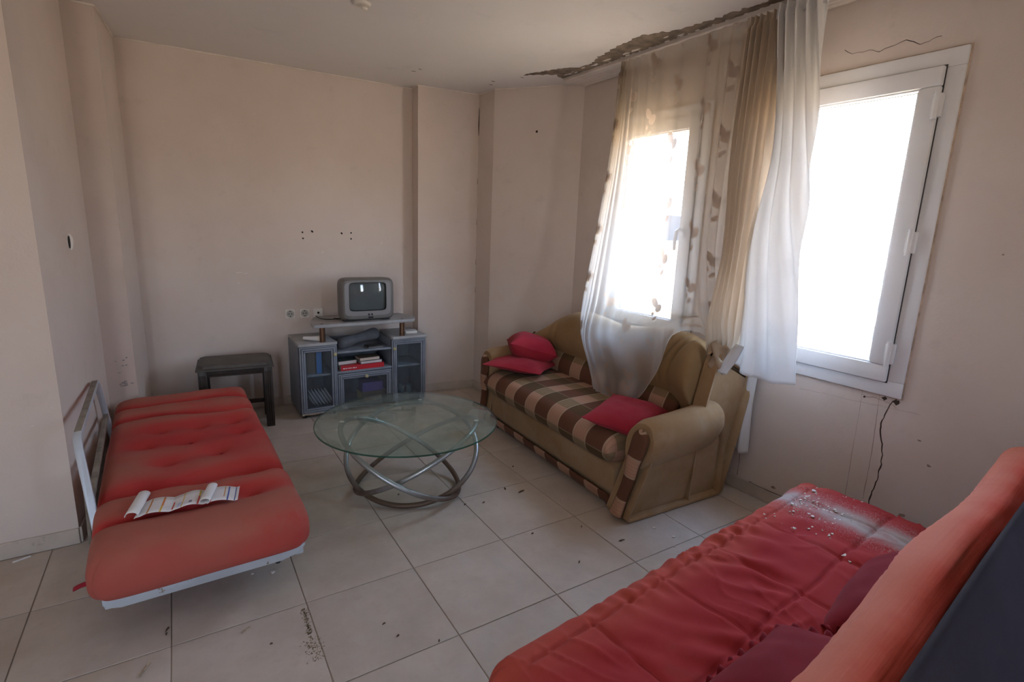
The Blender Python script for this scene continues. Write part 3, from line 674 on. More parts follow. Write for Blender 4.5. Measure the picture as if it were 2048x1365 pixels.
# ------------------------------------------------------------------ soft shapes
def cushion(L, W, T, nu, nv, n=10, m=7, disp=None, pinch=0.0, ex=0.5, flat=1.0, mat=0, rc=0.0, dp=2.2):
    """rounded slab in local x (L) and y (W); UV in metres along the cloth"""
    mb = MB(); mb.uv = mb.bm.loops.layers.uv.new('UVMap'); wl = mb.bm.verts.layers.float.new('wear')
    def dist(k, N, p=dp):
        t = 2*k/N-1; a = abs(t); return math.copysign(1-(1-a)**p, t) if a < 1 else math.copysign(1, t)
    us = [dist(i, nu) for i in range(nu+1)]; vs_ = [dist(j, nv) for j in range(nv+1)]
    def pos(u, v, top):
        E = (max(0, 1-abs(u)**n)**ex)*(max(0, 1-abs(v)**m)**ex)
        kx = ky = 1.0
        if rc > 0:   # round the plan corners
            dx_, dy_ = max(0, abs(u)*L/2-(L/2-rc)), max(0, abs(v)*W/2-(W/2-rc)); rr_ = math.hypot(dx_, dy_)
            if rr_ > 1e-9 and dx_ > 0 and dy_ > 0:
                f = max(dx_, dy_)/rr_; kx = ((L/2-rc)+dx_*f)/(abs(u)*L/2); ky = ((W/2-rc)+dy_*f)/(abs(v)*W/2)
        x = u*L/2*(1-pinch*(1-v*v)*abs(u)**2)*kx; y = v*W/2*(1-pinch*(1-u*u)*abs(v)**2)*ky
        p = Vector((x, y, (T/2 if top else -T/2*flat)*E))
        if disp:
            d_ = disp(x, y, E, top); WR[0] = min(1, max(0, 0.55+d_.z/0.05)) if top else 0.55; p = p+d_
        return p
    G = {}; WR = [0.0]
    for top in (True, False):
        for i, u in enumerate(us):
            for j, v in enumerate(vs_):
                if not top and (i in (0, nu) or j in (0, nv)): G[top, i, j] = G[True, i, j]; continue
                G[top, i, j] = mb.bm.verts.new(pos(u, v, top)); G[top, i, j][wl] = WR[0]
    # arc lengths on the mid lines for UVs
    def arc(line):
        out = [0.0]
        for a, b in zip(line, line[1:]): out.append(out[-1]+(b-a).length)
        c = out[len(out)//2]; return [q-c for q in out]
    au = arc([G[True, i, nv//2].co for i in range(nu+1)]); av = arc([G[True, nu//2, j].co for j in range(nv+1)])
    for top in (True, False):
        for i in range(nu):
            for j in range(nv):
                q = [(i, j), (i+1, j), (i+1, j+1), (i, j+1)]
                if not top: q = q[::-1]
                f = mb.bm.faces.new([G[top, a, b] for a, b in q]); f.material_index = mat
                for l, (a, b) in zip(f.loops, q):
                    if top: l[mb.uv].uv = (us[a]*L/2, av[b])
                    else: l[mb.uv].uv = (us[a]*L/2, (2*av[0]-av[b]) if b < nv//2 else (2*av[-1]-av[b]))
    return mb

# ------------------------------------------------------------------ futon by the stepped wall (flat, with a standing end frame)
t = thing('futon_bed', 'faded red tufted futon laid flat on a pale grey steel frame beside the stepped wall', 'futon', (0.126, 0.995, 0.0), math.radians(1.55))
LB, WB = 0.720, 1.90
dimples = [(-0.14, 0.29), (-0.02, 0.07), (0.10, -0.14), (-0.11, -0.19), (0.02, -0.44), (0.045, 0.29), (0.2, -0.43), (0.22, 0.29), (-0.22, -0.42), (-0.2, 0.08), (0.23, 0.10), (0.18, -0.66), (-0.02, -0.66)]
def crease(y, y0, w, A): d = (y-y0)/w; return -A*math.exp(-abs(d)**1.3)
def futon_disp(x, y, E, top):
    z = 0.0; dx = dy = 0.0
    if top:
        wob = 0.02*nz(x*3.0, 0.3)+0.018*math.sin(x*9)
        z += crease(y, -0.66+0.06*x+wob, 0.022, 0.034)*smooth(0.35, -0.25, x)
        z += crease(y, -0.42+0.03*x+wob, 0.026, 0.058)
        z += crease(y, 0.50-0.04*x-wob, 0.026, 0.060)
        z += crease(y, 0.735+0.02*x+wob, 0.024, 0.055)
        z += 0.016*math.exp(-((y+0.54)/0.07)**2)+0.020*math.exp(-((y-0.615)/0.065)**2)+0.016*math.exp(-((y-0.87)/0.06)**2)
        z += 0.010*math.exp(-((y-0.42)/0.06)**2)
        for bx, by in dimples:
            r = math.hypot((x-bx)/1.25, y-by); z -= 0.034*math.exp(-(r/0.030)**1.4)+0.020*math.exp(-(r/0.09)**2)
        z += 0.012*nz(x*2.2+4, y*2.2)+0.006*nz(x*7, y*7, 2)
        z += 0.012*math.exp(-((y+0.80)/0.14)**2)
        z *= min(1, E*1.3)
    k = 1+0.5*(0 if top else 0)
    e = 1-min(1, E)
    dx = math.copysign(1, x)*e*(0.010*nz(y*3.1, 1.7 if x > 0 else 5.2)-0.010*math.exp(-((y+0.43)/0.03)**2)-0.010*math.exp(-((y-0.5)/0.03)**2))
    dy = math.copysign(1, y)*e*0.012*nz(x*3, 8)
    return Vector((dx, dy, z))
cushion(LB, WB, 0.205, 72, 190, 10, 20, futon_disp, flat=0.95, ex=0.36, rc=0.06).obj('mattress', M['redfuton'], t, 180, (-0.012, 0.0, 0.268))
for bx, by in ((-0.14, 0.29), (-0.02, 0.07), (0.10, -0.14), (-0.11, -0.19), (0.02, -0.44)):
    MB().lathe([(0.0, 0.004), (0.008, 0.003), (0.010, 0.0), (0.0, -0.003)], (bx+0.005, by, 0.335), 10).obj('tuft_button', M['crimson'], t)
def flatbar(pts, w, h, name, mat, parent, bevel=0.006):
    """rectangular bar along a polyline with square-ish section"""
    mb = MB(); mb.tube(pts, w/2*1.2, 8, ry=h/2*1.2); return mb.obj(name, mat, parent, 35)
# base frame: channel rails with rounded ends
def rail_box(name, x0, x1, y0, y1, z0, z1): return MB().box(x0, x1, y0, y1, z0, z1, 0.006).obj(name, M['bedsteel'], t)
pts = []
x0, x1 = -0.335, 0.325
mb = MB()
mb.prism([(x0, 0.172), (x0+0.008, 0.158), (x0+0.05, 0.146), (x1-0.09, 0.146), (x1-0.03, 0.160), (x1, 0.19), (x1, 0.198), (x0, 0.198)], 'y', -0.900, -0.865, 0.004)
mb.obj('front_rail', M['bedsteel'], t)
rail_box('rear_rail', x0, x1, 0.84, 0.875, 0.13, 0.195)
rail_box('side_rail', x0, x0+0.035, -0.865, 0.84, 0.13, 0.185); rail_box('side_rail', x1-0.035, x1, -0.865, 0.84, 0.13, 0.185)
for yy in (-0.5, 0.0, 0.5): rail_box('slat', x0+0.035, x1-0.035, yy-0.02, yy+0.02, 0.15, 0.175)
for xx in (-0.24, 0.26):
    for yy in (-0.62, 0.62):
        MB().tube([(xx, yy, 0.14), (xx, yy+0.01, 0.0)], 0.017, 12).obj('leg', M['bedsteel'], t)
MB().cyl((x1-0.10, -0.86, 0.125), (x1-0.10, -0.80, 0.125), 0.012, 10).obj('pivot_bolt', M['black'], t)
# standing end frame (local coordinates)
def loc(p):
    p = Vector(p)-Vector((0.126, 0.995, 0)); a = -math.radians(1.55); return Vector((p.x*math.cos(a)-p.y*math.sin(a), p.x*math.sin(a)+p.y*math.cos(a), p.z))
def barbox(a, b, w, d, name, mat, parent, wdir):
    """straight bar a->b, width w along wdir, depth d across"""
    a, b = Vector(a), Vector(b); ax = (b-a).normalized(); u = (Vector(wdir)-ax*Vector(wdir).dot(ax)).normalized(); v = ax.cross(u)
    r0 = [a+u*su*w/2+v*sv*d/2 for su, sv in ((-1, -1), (1, -1), (1, 1), (-1, 1))]; r1 = [p+(b-a) for p in r0]
    mb = MB(); mb.loft([r0, r1])
    bmesh.ops.bevel(mb.bm, geom=mb.bm.edges[:], offset=min(w, d)*0.18, segments=2, affect='EDGES', profile=0.5)
    return mb.obj(name, mat, parent, 35)
A0, A1, B1, B0 = loc((-0.232, 0.49, 0.30)), loc((-0.268, 0.60, 0.605)), loc((-0.295, 1.51, 0.605)), loc((-0.268, 1.57, 0.30))
mb = MB()
rp = []
arch = [A0+(A0-A1)*0.75, A0, A1+(A0-A1).normalized()*0.05, A1+(A0-A1).normalized()*0.012+(B1-A1).normalized()*0.012, A1+(B1-A1).normalized()*0.05, B1-(B1-A1).normalized()*0.05, B1-(B1-A1).normalized()*0.012+(B0-B1).normalized()*0.012, B1+(B0-B1).normalized()*0.05, B0, B0+(B0-B1)*0.6]
nrmF = (A1-A0).cross(B1-A1).normalized()
rings = []
for i, p in enumerate(arch):
    tg = (arch[min(i+1, len(arch)-1)]-arch[max(i-1, 0)]).normalized(); inn = nrmF.cross(tg).normalized()
    rings.append([p+inn*a*0.010+nrmF*b*0.014 for a, b in ((-1, -0.8), (-0.8, -1), (0.8, -1), (1, -0.8), (1, 0.8), (0.8, 1), (-0.8, 1), (-1, 0.8))])
mb.loft(rings); fr = mb.obj('end_frame', M['bedsteel'], t, 35)
barbox(A1+(B1-A1)*0.06+(A1-A0).normalized()*0.0112, B1-(B1-A1)*0.06+(A1-A0).normalized()*0.0112, 0.024, 0.003, 'worn_top_face', M['bedworn'], fr, nrmF)
barbox(lerp(A0, A1, 0.22)+(B1-A1).normalized()*0.01, lerp(B0, B1, 0.30)-(B1-A1).normalized()*0.01, 0.022, 0.024, 'cross_bar', M['bedworn'], t, nrmF)
barbox(loc((-0.285, 0.70, 0.10)), loc((-0.262, 0.60, 0.42)), 0.035, 0.012, 'hinge_bracket', M['bedworn'], t, (0, 1, 0.2))
# loose red strap under the near corner
mb = MB(); mb.grid(lambda i, j: Vector((-0.36-0.055*i/6, -0.83+0.02*j/3+0.004*i, 0.225-0.02*(i/6)**2-0.012*abs(j/3-0.5))), 6, 3)
st = mb.obj('strap', M['crimson'], t, 60); mod = st.modifiers.new('t', 'SOLIDIFY'); mod.thickness = 0.006

# leaflet lying on the futon
def leaflet():
    z0 = 0.378
    ax = Vector((0.34, -0.055, 0)).normalized(); ay = Vector((0.055, 0.34, 0)).normalized()
    root = Vector((-0.082, 0.262, z0))
    def zz(s):
        return 0.004+0.010*abs(math.sin(s*3.1*math.pi))*smooth(0.0, 0.1, s)+0.006*math.sin(s*5)+0.006*smooth(0.4, 0.55, s)
    mb = MB()
    N = 60
    def F(i, j):
        s = i/N; x = s*0.335; y = j/4*0.118-0.010*math.sin(s*6.0)+0.018*s
        return root+ax*x+ay*y+Vector((0, 0, zz(s)+0.004*abs(j/4-0.5)))
    mb.grid(F, N, 4, uvf=lambda i, j: (i/N*0.365, j/4*0.118))
    o = mb.obj('leaflet', M['paper'], smooth=60)
    tag(o, 'long folded paper leaflet with coloured stripes lying on the flat red futon', 'leaflet')
    so = o.modifiers.new('t', 'SOLIDIFY'); so.thickness = 0.0008
    # rolled end and a curled fold
    for nm, s0, wd, ln_, lean, y0 in (('rolled_end', -0.012, 0.040, 0.175, 0.06, -0.002), ('curled_fold', 0.223, 0.034, 0.135, 0.16, 0.012)):
        mb = MB(); K = 22
        def G(i, j):
            a = -1.2+i/K*4.6; r = 0.016 if nm == 'rolled_end' else 0.014
            y = j/6*ln_+y0; x = s0+lean*(y-y0)*0.6+math.cos(a)*r*1.25
            return root+ax*x+ay*y+Vector((0, 0, zz(max(0, s0/0.36))+0.012+math.sin(a)*r*0.8))
        mb.grid(G, K, 6, uvf=lambda i, j: (0.36, j/6*0.1))
        q = mb.obj(nm, M['whitepaper'], o, 60); so = q.modifiers.new('t', 'SOLIDIFY'); so.thickness = 0.0008
leaflet()

# ------------------------------------------------------------------ nest of dark tables behind the futon
t = thing('side_table', 'dark walnut side table with a dusty chamfered top against the back wall', 'side table', (0.178, 2.08, 0.0), math.radians(-4.5))
Lx, Ly, zt = 0.462, 0.335, 0.470
mb = MB()
def chamf(x0, x1, y0, y1, z, r): return [Vector(p) for p in ((x0+r, y0, z), (x1-r, y0, z), (x1, y0+r, z), (x1, y1-r, z), (x1-r, y1, z), (x0+r, y1, z), (x0, y1-r, z), (x0, y0+r, z))]
mb.loft([chamf(-0.012, Lx+0.012, -0.012, Ly, zt-0.020, 0.004), chamf(-0.012, Lx+0.012, -0.012, Ly, zt-0.010, 0.004), chamf(0.0, Lx, 0.004, Ly-0.004, zt-0.006, 0.03), chamf(0.004, Lx-0.004, 0.010, Ly-0.01, zt+0.012, 0.035), chamf(0.02, Lx-0.02, 0.03, Ly-0.03, zt+0.016, 0.03)])
tp = mb.obj('top', M['dustwood'], t, 25)
mb = MB(); mb.prism([(0.215, 0.10), (0.236, 0.115), (0.235, 0.085)], 'z', zt+0.0155, zt+0.0166); mb.obj('stain_mark', M['black'], tp, 0)
Ly0 = Ly
def nest(off, zt_, t):
    x0, x1, y0, y1 = off, Lx-off, off*0.6, Ly-0.02-(0.08 if off else 0)
    for xx in (x0, x1-0.055):
        for yy in (y0, y1-0.045):
            mb = MB(); mb.box(xx, xx+0.055, yy, yy+0.045, 0.0, zt_-0.02, 0.003)
            for q in range(3): mb.box(xx+0.008+q*0.014, xx+0.017+q*0.014, yy-0.003, yy, 0.03, zt_-0.05, 0.0015, 1)
            mb.obj('leg', M['darkwood'], t, 30)
    mb = MB(); mb.box(x0+0.055, x1-0.055, y0+0.004, y0+0.024, zt_-0.065, zt_-0.02, 0.002)
    for q in range(3): mb.box(x0+0.056, x1-0.056, y0, y0+0.004, zt_-0.062+q*0.013, zt_-0.053+q*0.013, 0.0015, 1)
    mb.obj('apron', M['darkwood'], t, 30)
    MB().box(x0+0.055, x1-0.055, y1-0.03, y1-0.01, zt_-0.065, zt_-0.02, 0.002).obj('apron', M['darkwood'], t, 30)
    for xx in (x0+0.015, x1-0.035):
        MB().box(xx, xx+0.02, y0+0.045, y1-0.045, zt_-0.065, zt_-0.02, 0.002).obj('apron', M['darkwood'], t, 30)
        MB().box(xx, xx+0.02, y0+0.045, y1-0.045, 0.035, 0.06, 0.002).obj('stretcher', M['darkwood'], t, 30)
    MB().box(x0+0.055, x1-0.055, y1-0.03, y1-0.01, 0.10, 0.13, 0.002).obj('stretcher', M['darkwood'], t, 30)
nest(0.0, zt, t)

# ------------------------------------------------------------------ television cabinet
CX, CY, CA = 0.829, 2.07, math.radians(1.0)
t = cab = thing('television_cabinet', 'blue grey television cabinet with reeded glass doors and a raised shelf', 'cabinet', (CX, CY, 0.0), CA)
G = M['grey']
def box(name, *a, bevel=0.002, mat=G, par=None): return MB().box(*a, bevel).obj(name, mat, par or cab, 30)
ZB, ZT = 0.035, 0.588
XA, XB, XC = 0.277, 0.712, 1.010
DL, DR = 0.405, 0.345
M['shade_strips'] = pm('groove_shade', (0.05, 0.055, 0.07), 0.7, var=0)  # dark strips paint the shade of moulding grooves and door gaps
def shade_strips(dr, x0, x1, z0, z1, f, y):
    mb = MB()
    for o, w_ in ((0.0105, 0.003), (0.0275, 0.003), (f-0.004, 0.0045)):
        for a, b, c_, e_ in ((x0+o, x1-o, z0+o, z0+o+w_), (x0+o, x1-o, z1-o-w_, z1-o), (x0+o, x0+o+w_, z0+o, z1-o), (x1-o-w_, x1-o, z0+o, z1-o)): mb.box(a, b, y-0.0006, y+0.004, c_, e_)
    mb.obj('groove_shade_strip', M['shade_strips'], dr, 0)
    mb = MB()
    for a, b, c_, e_ in ((x0-0.004, x0, z0-0.003, z1+0.004), (x1, x1+0.004, z0-0.003, z1+0.004), (x0, x1, z1, z1+0.004)): mb.box(a, b, 0.012, 0.021, c_, e_)
    mb.obj('gap_shade_strip', M['shade_strips'], dr, 0)
# side units
for x0, x1, d, nm in ((0.0, XA, DL, 0), (XB, XC, DR, 1)):
    if nm == 0: mbp = [(-0.006, -0.012), (x1-0.012, -0.012), (x1+0.004, 0.004), (x1-0.018, d), (0.002, d)]
    else: mbp = [(x0-0.004, 0.004), (x0+0.010, -0.012), (x1+0.008, -0.012), (x1+0.004, d), (x0+0.02, d)]
    MB().prism(mbp, 'z', ZT-0.022, ZT, 0.003).obj('top_panel', M['greytop'], cab, 30)
    box('side_panel', x0, x0+0.016, 0.022, d, ZB, ZT-0.022); box('side_panel', x1-0.016, x1, 0.022, d, ZB, ZT-0.022)
    box('bottom_panel', x0+0.016, x1-0.016, 0.022, d, ZB, ZB+0.018); box('back_panel', x0+0.016, x1-0.016, d-0.006, d, ZB+0.018, ZT-0.022, mat=M['darkinside'])
    box('shelf', x0+0.016, x1-0.016, 0.03, d-0.006, 0.320, 0.336)
    # door with a moulded frame
    dz0, dz1 = ZB+0.004, ZT-0.026; f = 0.046
    mb = MB()
    for a, b, c_, e_ in ((x0+0.002, x1-0.002, dz0, dz0+f), (x0+0.002, x1-0.002, dz1-f, dz1), (x0+0.002, x0+0.002+f, dz0+f, dz1-f), (x1-0.002-f, x1-0.002, dz0+f, dz1-f)): mb.box(a, b, 0.002, 0.020, c_, e_, 0.003)
    q = f-0.014
    for a, b, c_, e_ in ((x0+0.016, x1-0.016, dz0+0.014, dz0+0.026), (x0+0.016, x1-0.016, dz1-0.026, dz1-0.014), (x0+0.016, x0+0.028, dz0+0.026, dz1-0.026), (x1-0.028, x1-0.016, dz0+0.026, dz1-0.026)): mb.box(a, b, -0.004, 0.004, c_, e_, 0.003)
    dr = mb.obj('door', G, cab, 30); shade_strips(dr, x0+0.002, x1-0.002, dz0, dz1, f, 0.002)
    MB().box(x0+f, x1-f, 0.009, 0.013, dz0+f-0.002, dz1-f+0.002).obj('glass_pane', M['reeded'], dr, 0)
    kx = x1-0.020 if nm == 0 else x0+0.020
    MB().lathe([(0.005, 0), (0.006, 0.008), (0.013, 0.012), (0.0145, 0.018), (0.010, 0.024), (0, 0.025)], (kx, 0.002, 0.492), 16, (0, -1, 0)).obj('knob', M['brass'], dr)
    for a in (x0+0.03, x1-0.03):
        for b in (0.05, d-0.04): MB().cyl((a, b, 0), (a, b, ZB), 0.014, 10, r2=0.018).obj('foot', M['black'], cab)
    if nm == 0:
        mbf = MB()
        for q in range(14):
            a = x0+0.004+q*0.0135; mbf.box(a, a+0.016, 0.0005, 0.016, ZB+random.uniform(-0.010, -0.001), ZB+0.006, 0.002, 1)
        stuff(mbf.obj('chipped_edge', M['chip'], cab, 0))
# centre bay
box('back_panel', XA, XB, 0.350, 0.356, ZB, ZT-0.03)
box('shelf', XA, XB, 0.012, 0.350, 0.486, 0.502); box('shelf', XA, XB, 0.006, 0.350, 0.328, 0.346); box('bottom_panel', XA, XB, 0.022, 0.350, ZB, ZB+0.018)
mb = MB(); x0, x1, dz0, dz1, f = XA+0.004, XB-0.004, ZB+0.004, 0.322, 0.044
for a, b, c_, e_ in ((x0, x1, dz0, dz0+f), (x0, x1, dz1-f, dz1), (x0, x0+f, dz0+f, dz1-f), (x1-f, x1, dz0+f, dz1-f)): mb.box(a, b, 0.004, 0.020, c_, e_, 0.003)
for a, b, c_, e_ in ((x0+0.014, x1-0.014, dz0+0.014, dz0+0.026), (x0+0.014, x1-0.014, dz1-0.026, dz1-0.014), (x0+0.014, x0+0.026, dz0+0.026, dz1-0.026), (x1-0.026, x1-0.014, dz0+0.026, dz1-0.026)): mb.box(a, b, -0.002, 0.006, c_, e_, 0.003)
dr = mb.obj('drop_door', G, cab, 30); shade_strips(dr, x0, x1, dz0, dz1, f, 0.004)
MB().box(x0+f, x1-f, 0.010, 0.014, dz0+f-0.002, dz1-f+0.002).obj('glass_pane', M['reeded'], dr, 0)
MB().lathe([(0.005, 0), (0.006, 0.008), (0.013, 0.012), (0.0145, 0.018), (0.010, 0.024), (0, 0.025)], ((x0+x1)/2+0.005, 0.004, dz1-0.032), 16, (0, -1, 0)).obj('knob', M['brass'], dr)
# raised shelf on bronze posts
def rounded(pts, r, n=6):
    out = []
    for i in range(len(pts)):
        p, a, b = Vector(pts[i]), Vector(pts[i-1]), Vector(pts[(i+1) % len(pts)]); da, db = (a-p).normalized(), (b-p).normalized()
        rr = r[i] if isinstance(r, (list, tuple)) else r
        s_, e_ = p+da*rr, p+db*rr
        for k in range(n+1):
            q = k/n; out.append(tuple((s_*(1-q)**2+p*2*q*(1-q)+e_*q*q)))
    return out
shp = rounded([(0.100, -0.012), (0.50, -0.022), (0.905, -0.006), (0.965, 0.12), (0.90, 0.33), (0.20, 0.37), (0.125, 0.18)], [0.035, 0.2, 0.035, 0.03, 0.03, 0.03, 0.05])
MB().prism(shp, 'z', 0.702, 0.726, 0.004).obj('raised_shelf', M['greytop'], cab, 30)
for px_, py_ in ((0.178, 0.028), (0.812, 0.030)):
    o = MB().lathe([(0.024, 0), (0.024, 0.006), (0.021, 0.008), (0.021, 0.106), (0.024, 0.108), (0.024, 0.114)], (px_, py_, ZT), 20).obj('post', M['bronze'], cab)
    MB().lathe([(0.010, 0), (0.010, 0.0015), (0, 0.0016)], (px_, py_, 0.7262), 12).obj('shelf_screw', M['black'], cab)
MB().cyl((0.62, 0.19, ZT), (0.62, 0.19, 0.702), 0.02, 14).obj('post', M['grey'], cab) if False else None

def cabpt(x, y, z=0.0):
    c, s = math.cos(CA), math.sin(CA); return (CX+x*c-y*s, CY+x*s+y*c, z)
# television
TVX, TVY = 0.535, 0.060
tv = thing('television', 'small silver tube television standing on the raised grey shelf', 'television', cabpt(TVX, TVY, 0.727), math.radians(-1.5))
def tvring(w, h, y, z0, n=5.0, bulge=0.0, K=64, cx=0.0):
    out = []
    for k in range(K):
        a = 2*math.pi*k/K; c, s = math.cos(a), math.sin(a)
        x = math.copysign(abs(c)**(2/n), c)*w/2; z = math.copysign(abs(s)**(2/n), s)*h/2
        out.append(Vector((cx+x, y+bulge*(1-(2*x/w)**2*0.8-(2*z/h)**2*0.35), z0+z)))
    return out
hc = 0.170
mb = MB(); mb.loft([tvring(0.36, 0.262, -0.034, hc+0.005, 9, 0.0), tvring(0.385, 0.300, -0.030, hc, 9, -0.004), tvring(0.425, 0.330, -0.004, hc, 8), tvring(0.432, 0.336, 0.02, hc, 8), tvring(0.42, 0.330, 0.075, hc, 8)], caps=False)
# front face ring to the screen opening
mb.loft([tvring(0.36, 0.262, -0.034, hc+0.005, 9, 0.0), tvring(0.292, 0.224, -0.034, hc+0.022, 10, 0.0), tvring(0.284, 0.216, -0.022, hc+0.022, 10, 0.0)], caps=False, mat=1)
bz = mb.obj('bezel', [M['tvsilver'], pm('tv_front_silver', (0.25, 0.25, 0.255), 0.35, 0.2, var=0.05)], tv, 40)
mb = MB(); mb.loft([tvring(0.42, 0.330, 0.073, hc, 8), tvring(0.40, 0.318, 0.10, hc, 7), tvring(0.33, 0.26, 0.16, hc-0.01, 6), tvring(0.22, 0.18, 0.215, hc-0.02, 5)]); mb.obj('back_shell', M['tvdark'], tv, 40)
mb = MB()
def scr(i, j):
    u, v = i/20*2-1, j/16*2-1
    return Vector((u*0.143, -0.0215-0.020*(1-u*u*0.62-v*v*0.5)+0.012, hc+0.022+v*0.109))
mb.grid(scr, 20, 16); mb.obj('screen', M['screen'], tv, 180)
mb = MB(); mb.loft([tvring(0.292, 0.224, -0.0345, hc+0.022, 10), tvring(0.286, 0.218, -0.0355, hc+0.022, 10), tvring(0.280, 0.212, -0.026, hc+0.022, 10)], caps=False); mb.obj('screen_surround', M['black'], bz, 40)
for q in (-0.014, 0.008): MB().lathe([(0.0075, 0), (0.0075, 0.002), (0.0, 0.003)], (0.02+q*1.1, -0.034, 0.052), 14, (0, -1, 0)).obj('button', M['black'], bz)
MB().box(0.0, 0.040, -0.037, -0.030, 0.022, 0.036, 0.002).obj('receiver_window', M['black'], bz)
mb = MB()
for q in range(9): mb.box(-0.203+q*0.0032, -0.2015+q*0.0032, -0.020+q*-0.0008, -0.010, 0.03, 0.30)
MB().box(-0.1795, -0.1775, -0.0345, -0.02, 0.012, 0.327, 0.0).obj('trim_line', M['tvdark'], bz, 0); mb.bm.free()
for xx in (-0.15, 0.15): MB().box(xx-0.03, xx+0.03, -0.01, 0.08, -0.001, 0.006, 0.002).obj('foot', M['black'], tv)
# power lead
mb = MB(); L = [(cabpt(0.30, 0.05+0.12)), (cabpt(0.36, 0.165)), (cabpt(0.25, 0.19)), (cabpt(0.215, 0.27)), (cabpt(0.20, 0.31))]
zz = (0.740, 0.732, 0.731, 0.7315, 0.742); pts = [Vector((p[0], p[1], z)) for p, z in zip(L, zz)]
cable = [cat([0, 1, 2, 3, 4], pts, q/6) for q in range(25)]
o = MB().tube(cable, 0.003, 8).obj('television_lead', M['black']); tag(o, 'black lead trailing from behind the small television across the raised shelf', 'cable')

# things in and on the cabinet
def book(name, label, catg, L, W, T, at, rz, cover, page, group=None, tilt=0.0, front='spine'):
    """closed book lying flat; local x = long side, spine (or page edge) towards -y"""
    b = thing(name, label, catg, at, rz, group); b.rotation_euler = (tilt, 0, rz)
    mb = MB(); mb.box(0, L, 0, W, 0, 0.0022, 0.0005, 1); mb.box(0, L, 0, W, T-0.0022, T, 0.0005, 1); mb.box(0, L, *((0, 0.0022) if front == 'spine' else (W-0.0022, W)), 0.0022, T-0.0022, 0.0005, 1)
    mb.obj('cover', cover, b, 30)
    MB().box(0.003, L-0.003, 0.0025, W-0.004, 0.0024, T-0.0024).obj('pages', page, b, 0)
    return b
cov = {n: pm('cover_'+n, c, 0.45, var=0.1) for n, c in dict(red=(0.50, 0.02, 0.03), cream=(0.58, 0.48, 0.40), green=(0.075, 0.095, 0.085), white=(0.62, 0.57, 0.55), blue=(0.03, 0.17, 0.48), brown=(0.10, 0.075, 0.055), navy=(0.03, 0.04, 0.08), purple=(0.10, 0.07, 0.25), yellow=(0.5, 0.42, 0.2)).items()}
pg = pm('book_pages', (0.55, 0.48, 0.40), 0.9, var=0.1)
Z1, Z2 = 0.346, 0.502
r = book('book', 'big red hardback lying under two smaller books on the open cabinet shelf', 'book', 0.345, 0.165, 0.038, cabpt(0.305, 0.010, Z1), CA+0.005, cov['red'], pg)
# pale lettering blocks on the red spine
mb = MB()
for k, (a, b) in enumerate(((0.015, 0.03), (0.035, 0.043), (0.05, 0.056), (0.062, 0.074), (0.08, 0.085), (0.092, 0.108), (0.114, 0.12))):
    mb.box(a, b, -0.0006, 0.0006, 0.014, 0.022)
mb.obj('spine_lettering', M['whitepaper'], r, 0)
book('book', 'pale pink book lying directly on the big red hardback', 'book', 0.175, 0.12, 0.024, cabpt(0.462, 0.014, Z1+0.038), CA+0.03, cov['navy'], cov['white'], front='pages')
book('book', 'cream book lying topmost of the stack on the big red hardback', 'book', 0.165, 0.115, 0.026, cabpt(0.455, 0.016, Z1+0.062), CA+0.06, cov['brown'], cov['cream'], front='pages')
book('book', 'dark green book with white page edge leaning at the side of the stack', 'book', 0.15, 0.10, 0.030, cabpt(0.295, 0.045, Z1+0.039), CA+0.10, cov['green'], cov['white'], front='pages')
# rolled dark cushion cloth and flat player on the upper shelf
mb = MB(); rr = []
for k in range(22):
    s = k/21; c = Vector((0.0+0.35*s, 0.02*math.sin(3*s), 0.046+0.05*s)); rad = (0.044+0.006*math.sin(9*s))*(0.25 if k in (0, 21) else (0.85 if k in (1, 20) else 1))
    rr.append([c+Vector((0.0, math.cos(6.283*q/20)*rad*1.15, math.sin(6.283*q/20)*rad*(0.92+0.1*math.sin(3*q/20*6.283+s*4)))) for q in range(20)])
mb.loft(rr); o = mb.obj('rolled_cloth', fabric('slate_roll_cloth', (0.085, 0.09, 0.105), (0.12, 0.125, 0.14), 8, 0.3), smooth=60); o.location = cabpt(0.300, 0.085, Z2); o.rotation_euler = (0, -0.02, CA+0.10)
tag(o, 'dark slate rolled cloth slanting across the upper open shelf', 'cloth roll')
b = thing('flat_case', 'flat black case with a silver edge beside the rolled cloth', 'case', cabpt(0.53, 0.03, Z2), CA+0.12)
MB().box(0, 0.13, 0, 0.09, 0, 0.010, 0.002).obj('case_base', M['tvsilver'], b); MB().box(0.002, 0.128, 0.002, 0.088, 0.010, 0.018, 0.002).obj('case_lid', M['black'], b)
# behind the reeded door near the sockets
book('binder', 'blue upright binder behind the reeded glass door', 'binder', 0.038, 0.15, 0.215, cabpt(0.135, 0.06, 0.336), CA, cov['blue'], pg)
book('box_file', 'brown upright box beside the blue binder', 'box', 0.095, 0.14, 0.17, cabpt(0.032, 0.07, 0.336), CA, cov['brown'], cov['brown'])
o = MB().box(0, 0.07, 0, 0.12, 0, 0.025, 0.003).obj('white_packet', M['whitepaper']); o.location = cabpt(0.035, 0.08, 0.506); o.rotation_euler = (0, 0, CA); tag(o, 'small white packet on top of the brown upright box', 'packet')
for k in range(7):
    o = MB().lathe([(0.0, 0.0), (0.05, 0.002), (0.075, 0.012), (0.076, 0.014), (0.05, 0.005), (0.0, 0.003)], (0, 0, 0), 24).obj('plate', pm('plate_white', (0.68, 0.70, 0.74), 0.3, var=0.0) if k == 0 else bpy.data.materials['plate_white'])
    o.location = cabpt(0.075+k*0.024, 0.11, ZB+0.018+0.077); o.rotation_euler = (0, math.radians(62), CA); tag(o, 'white plate standing in the row behind the lower reeded glass', 'plate', 'white plates standing behind the reeded glass')
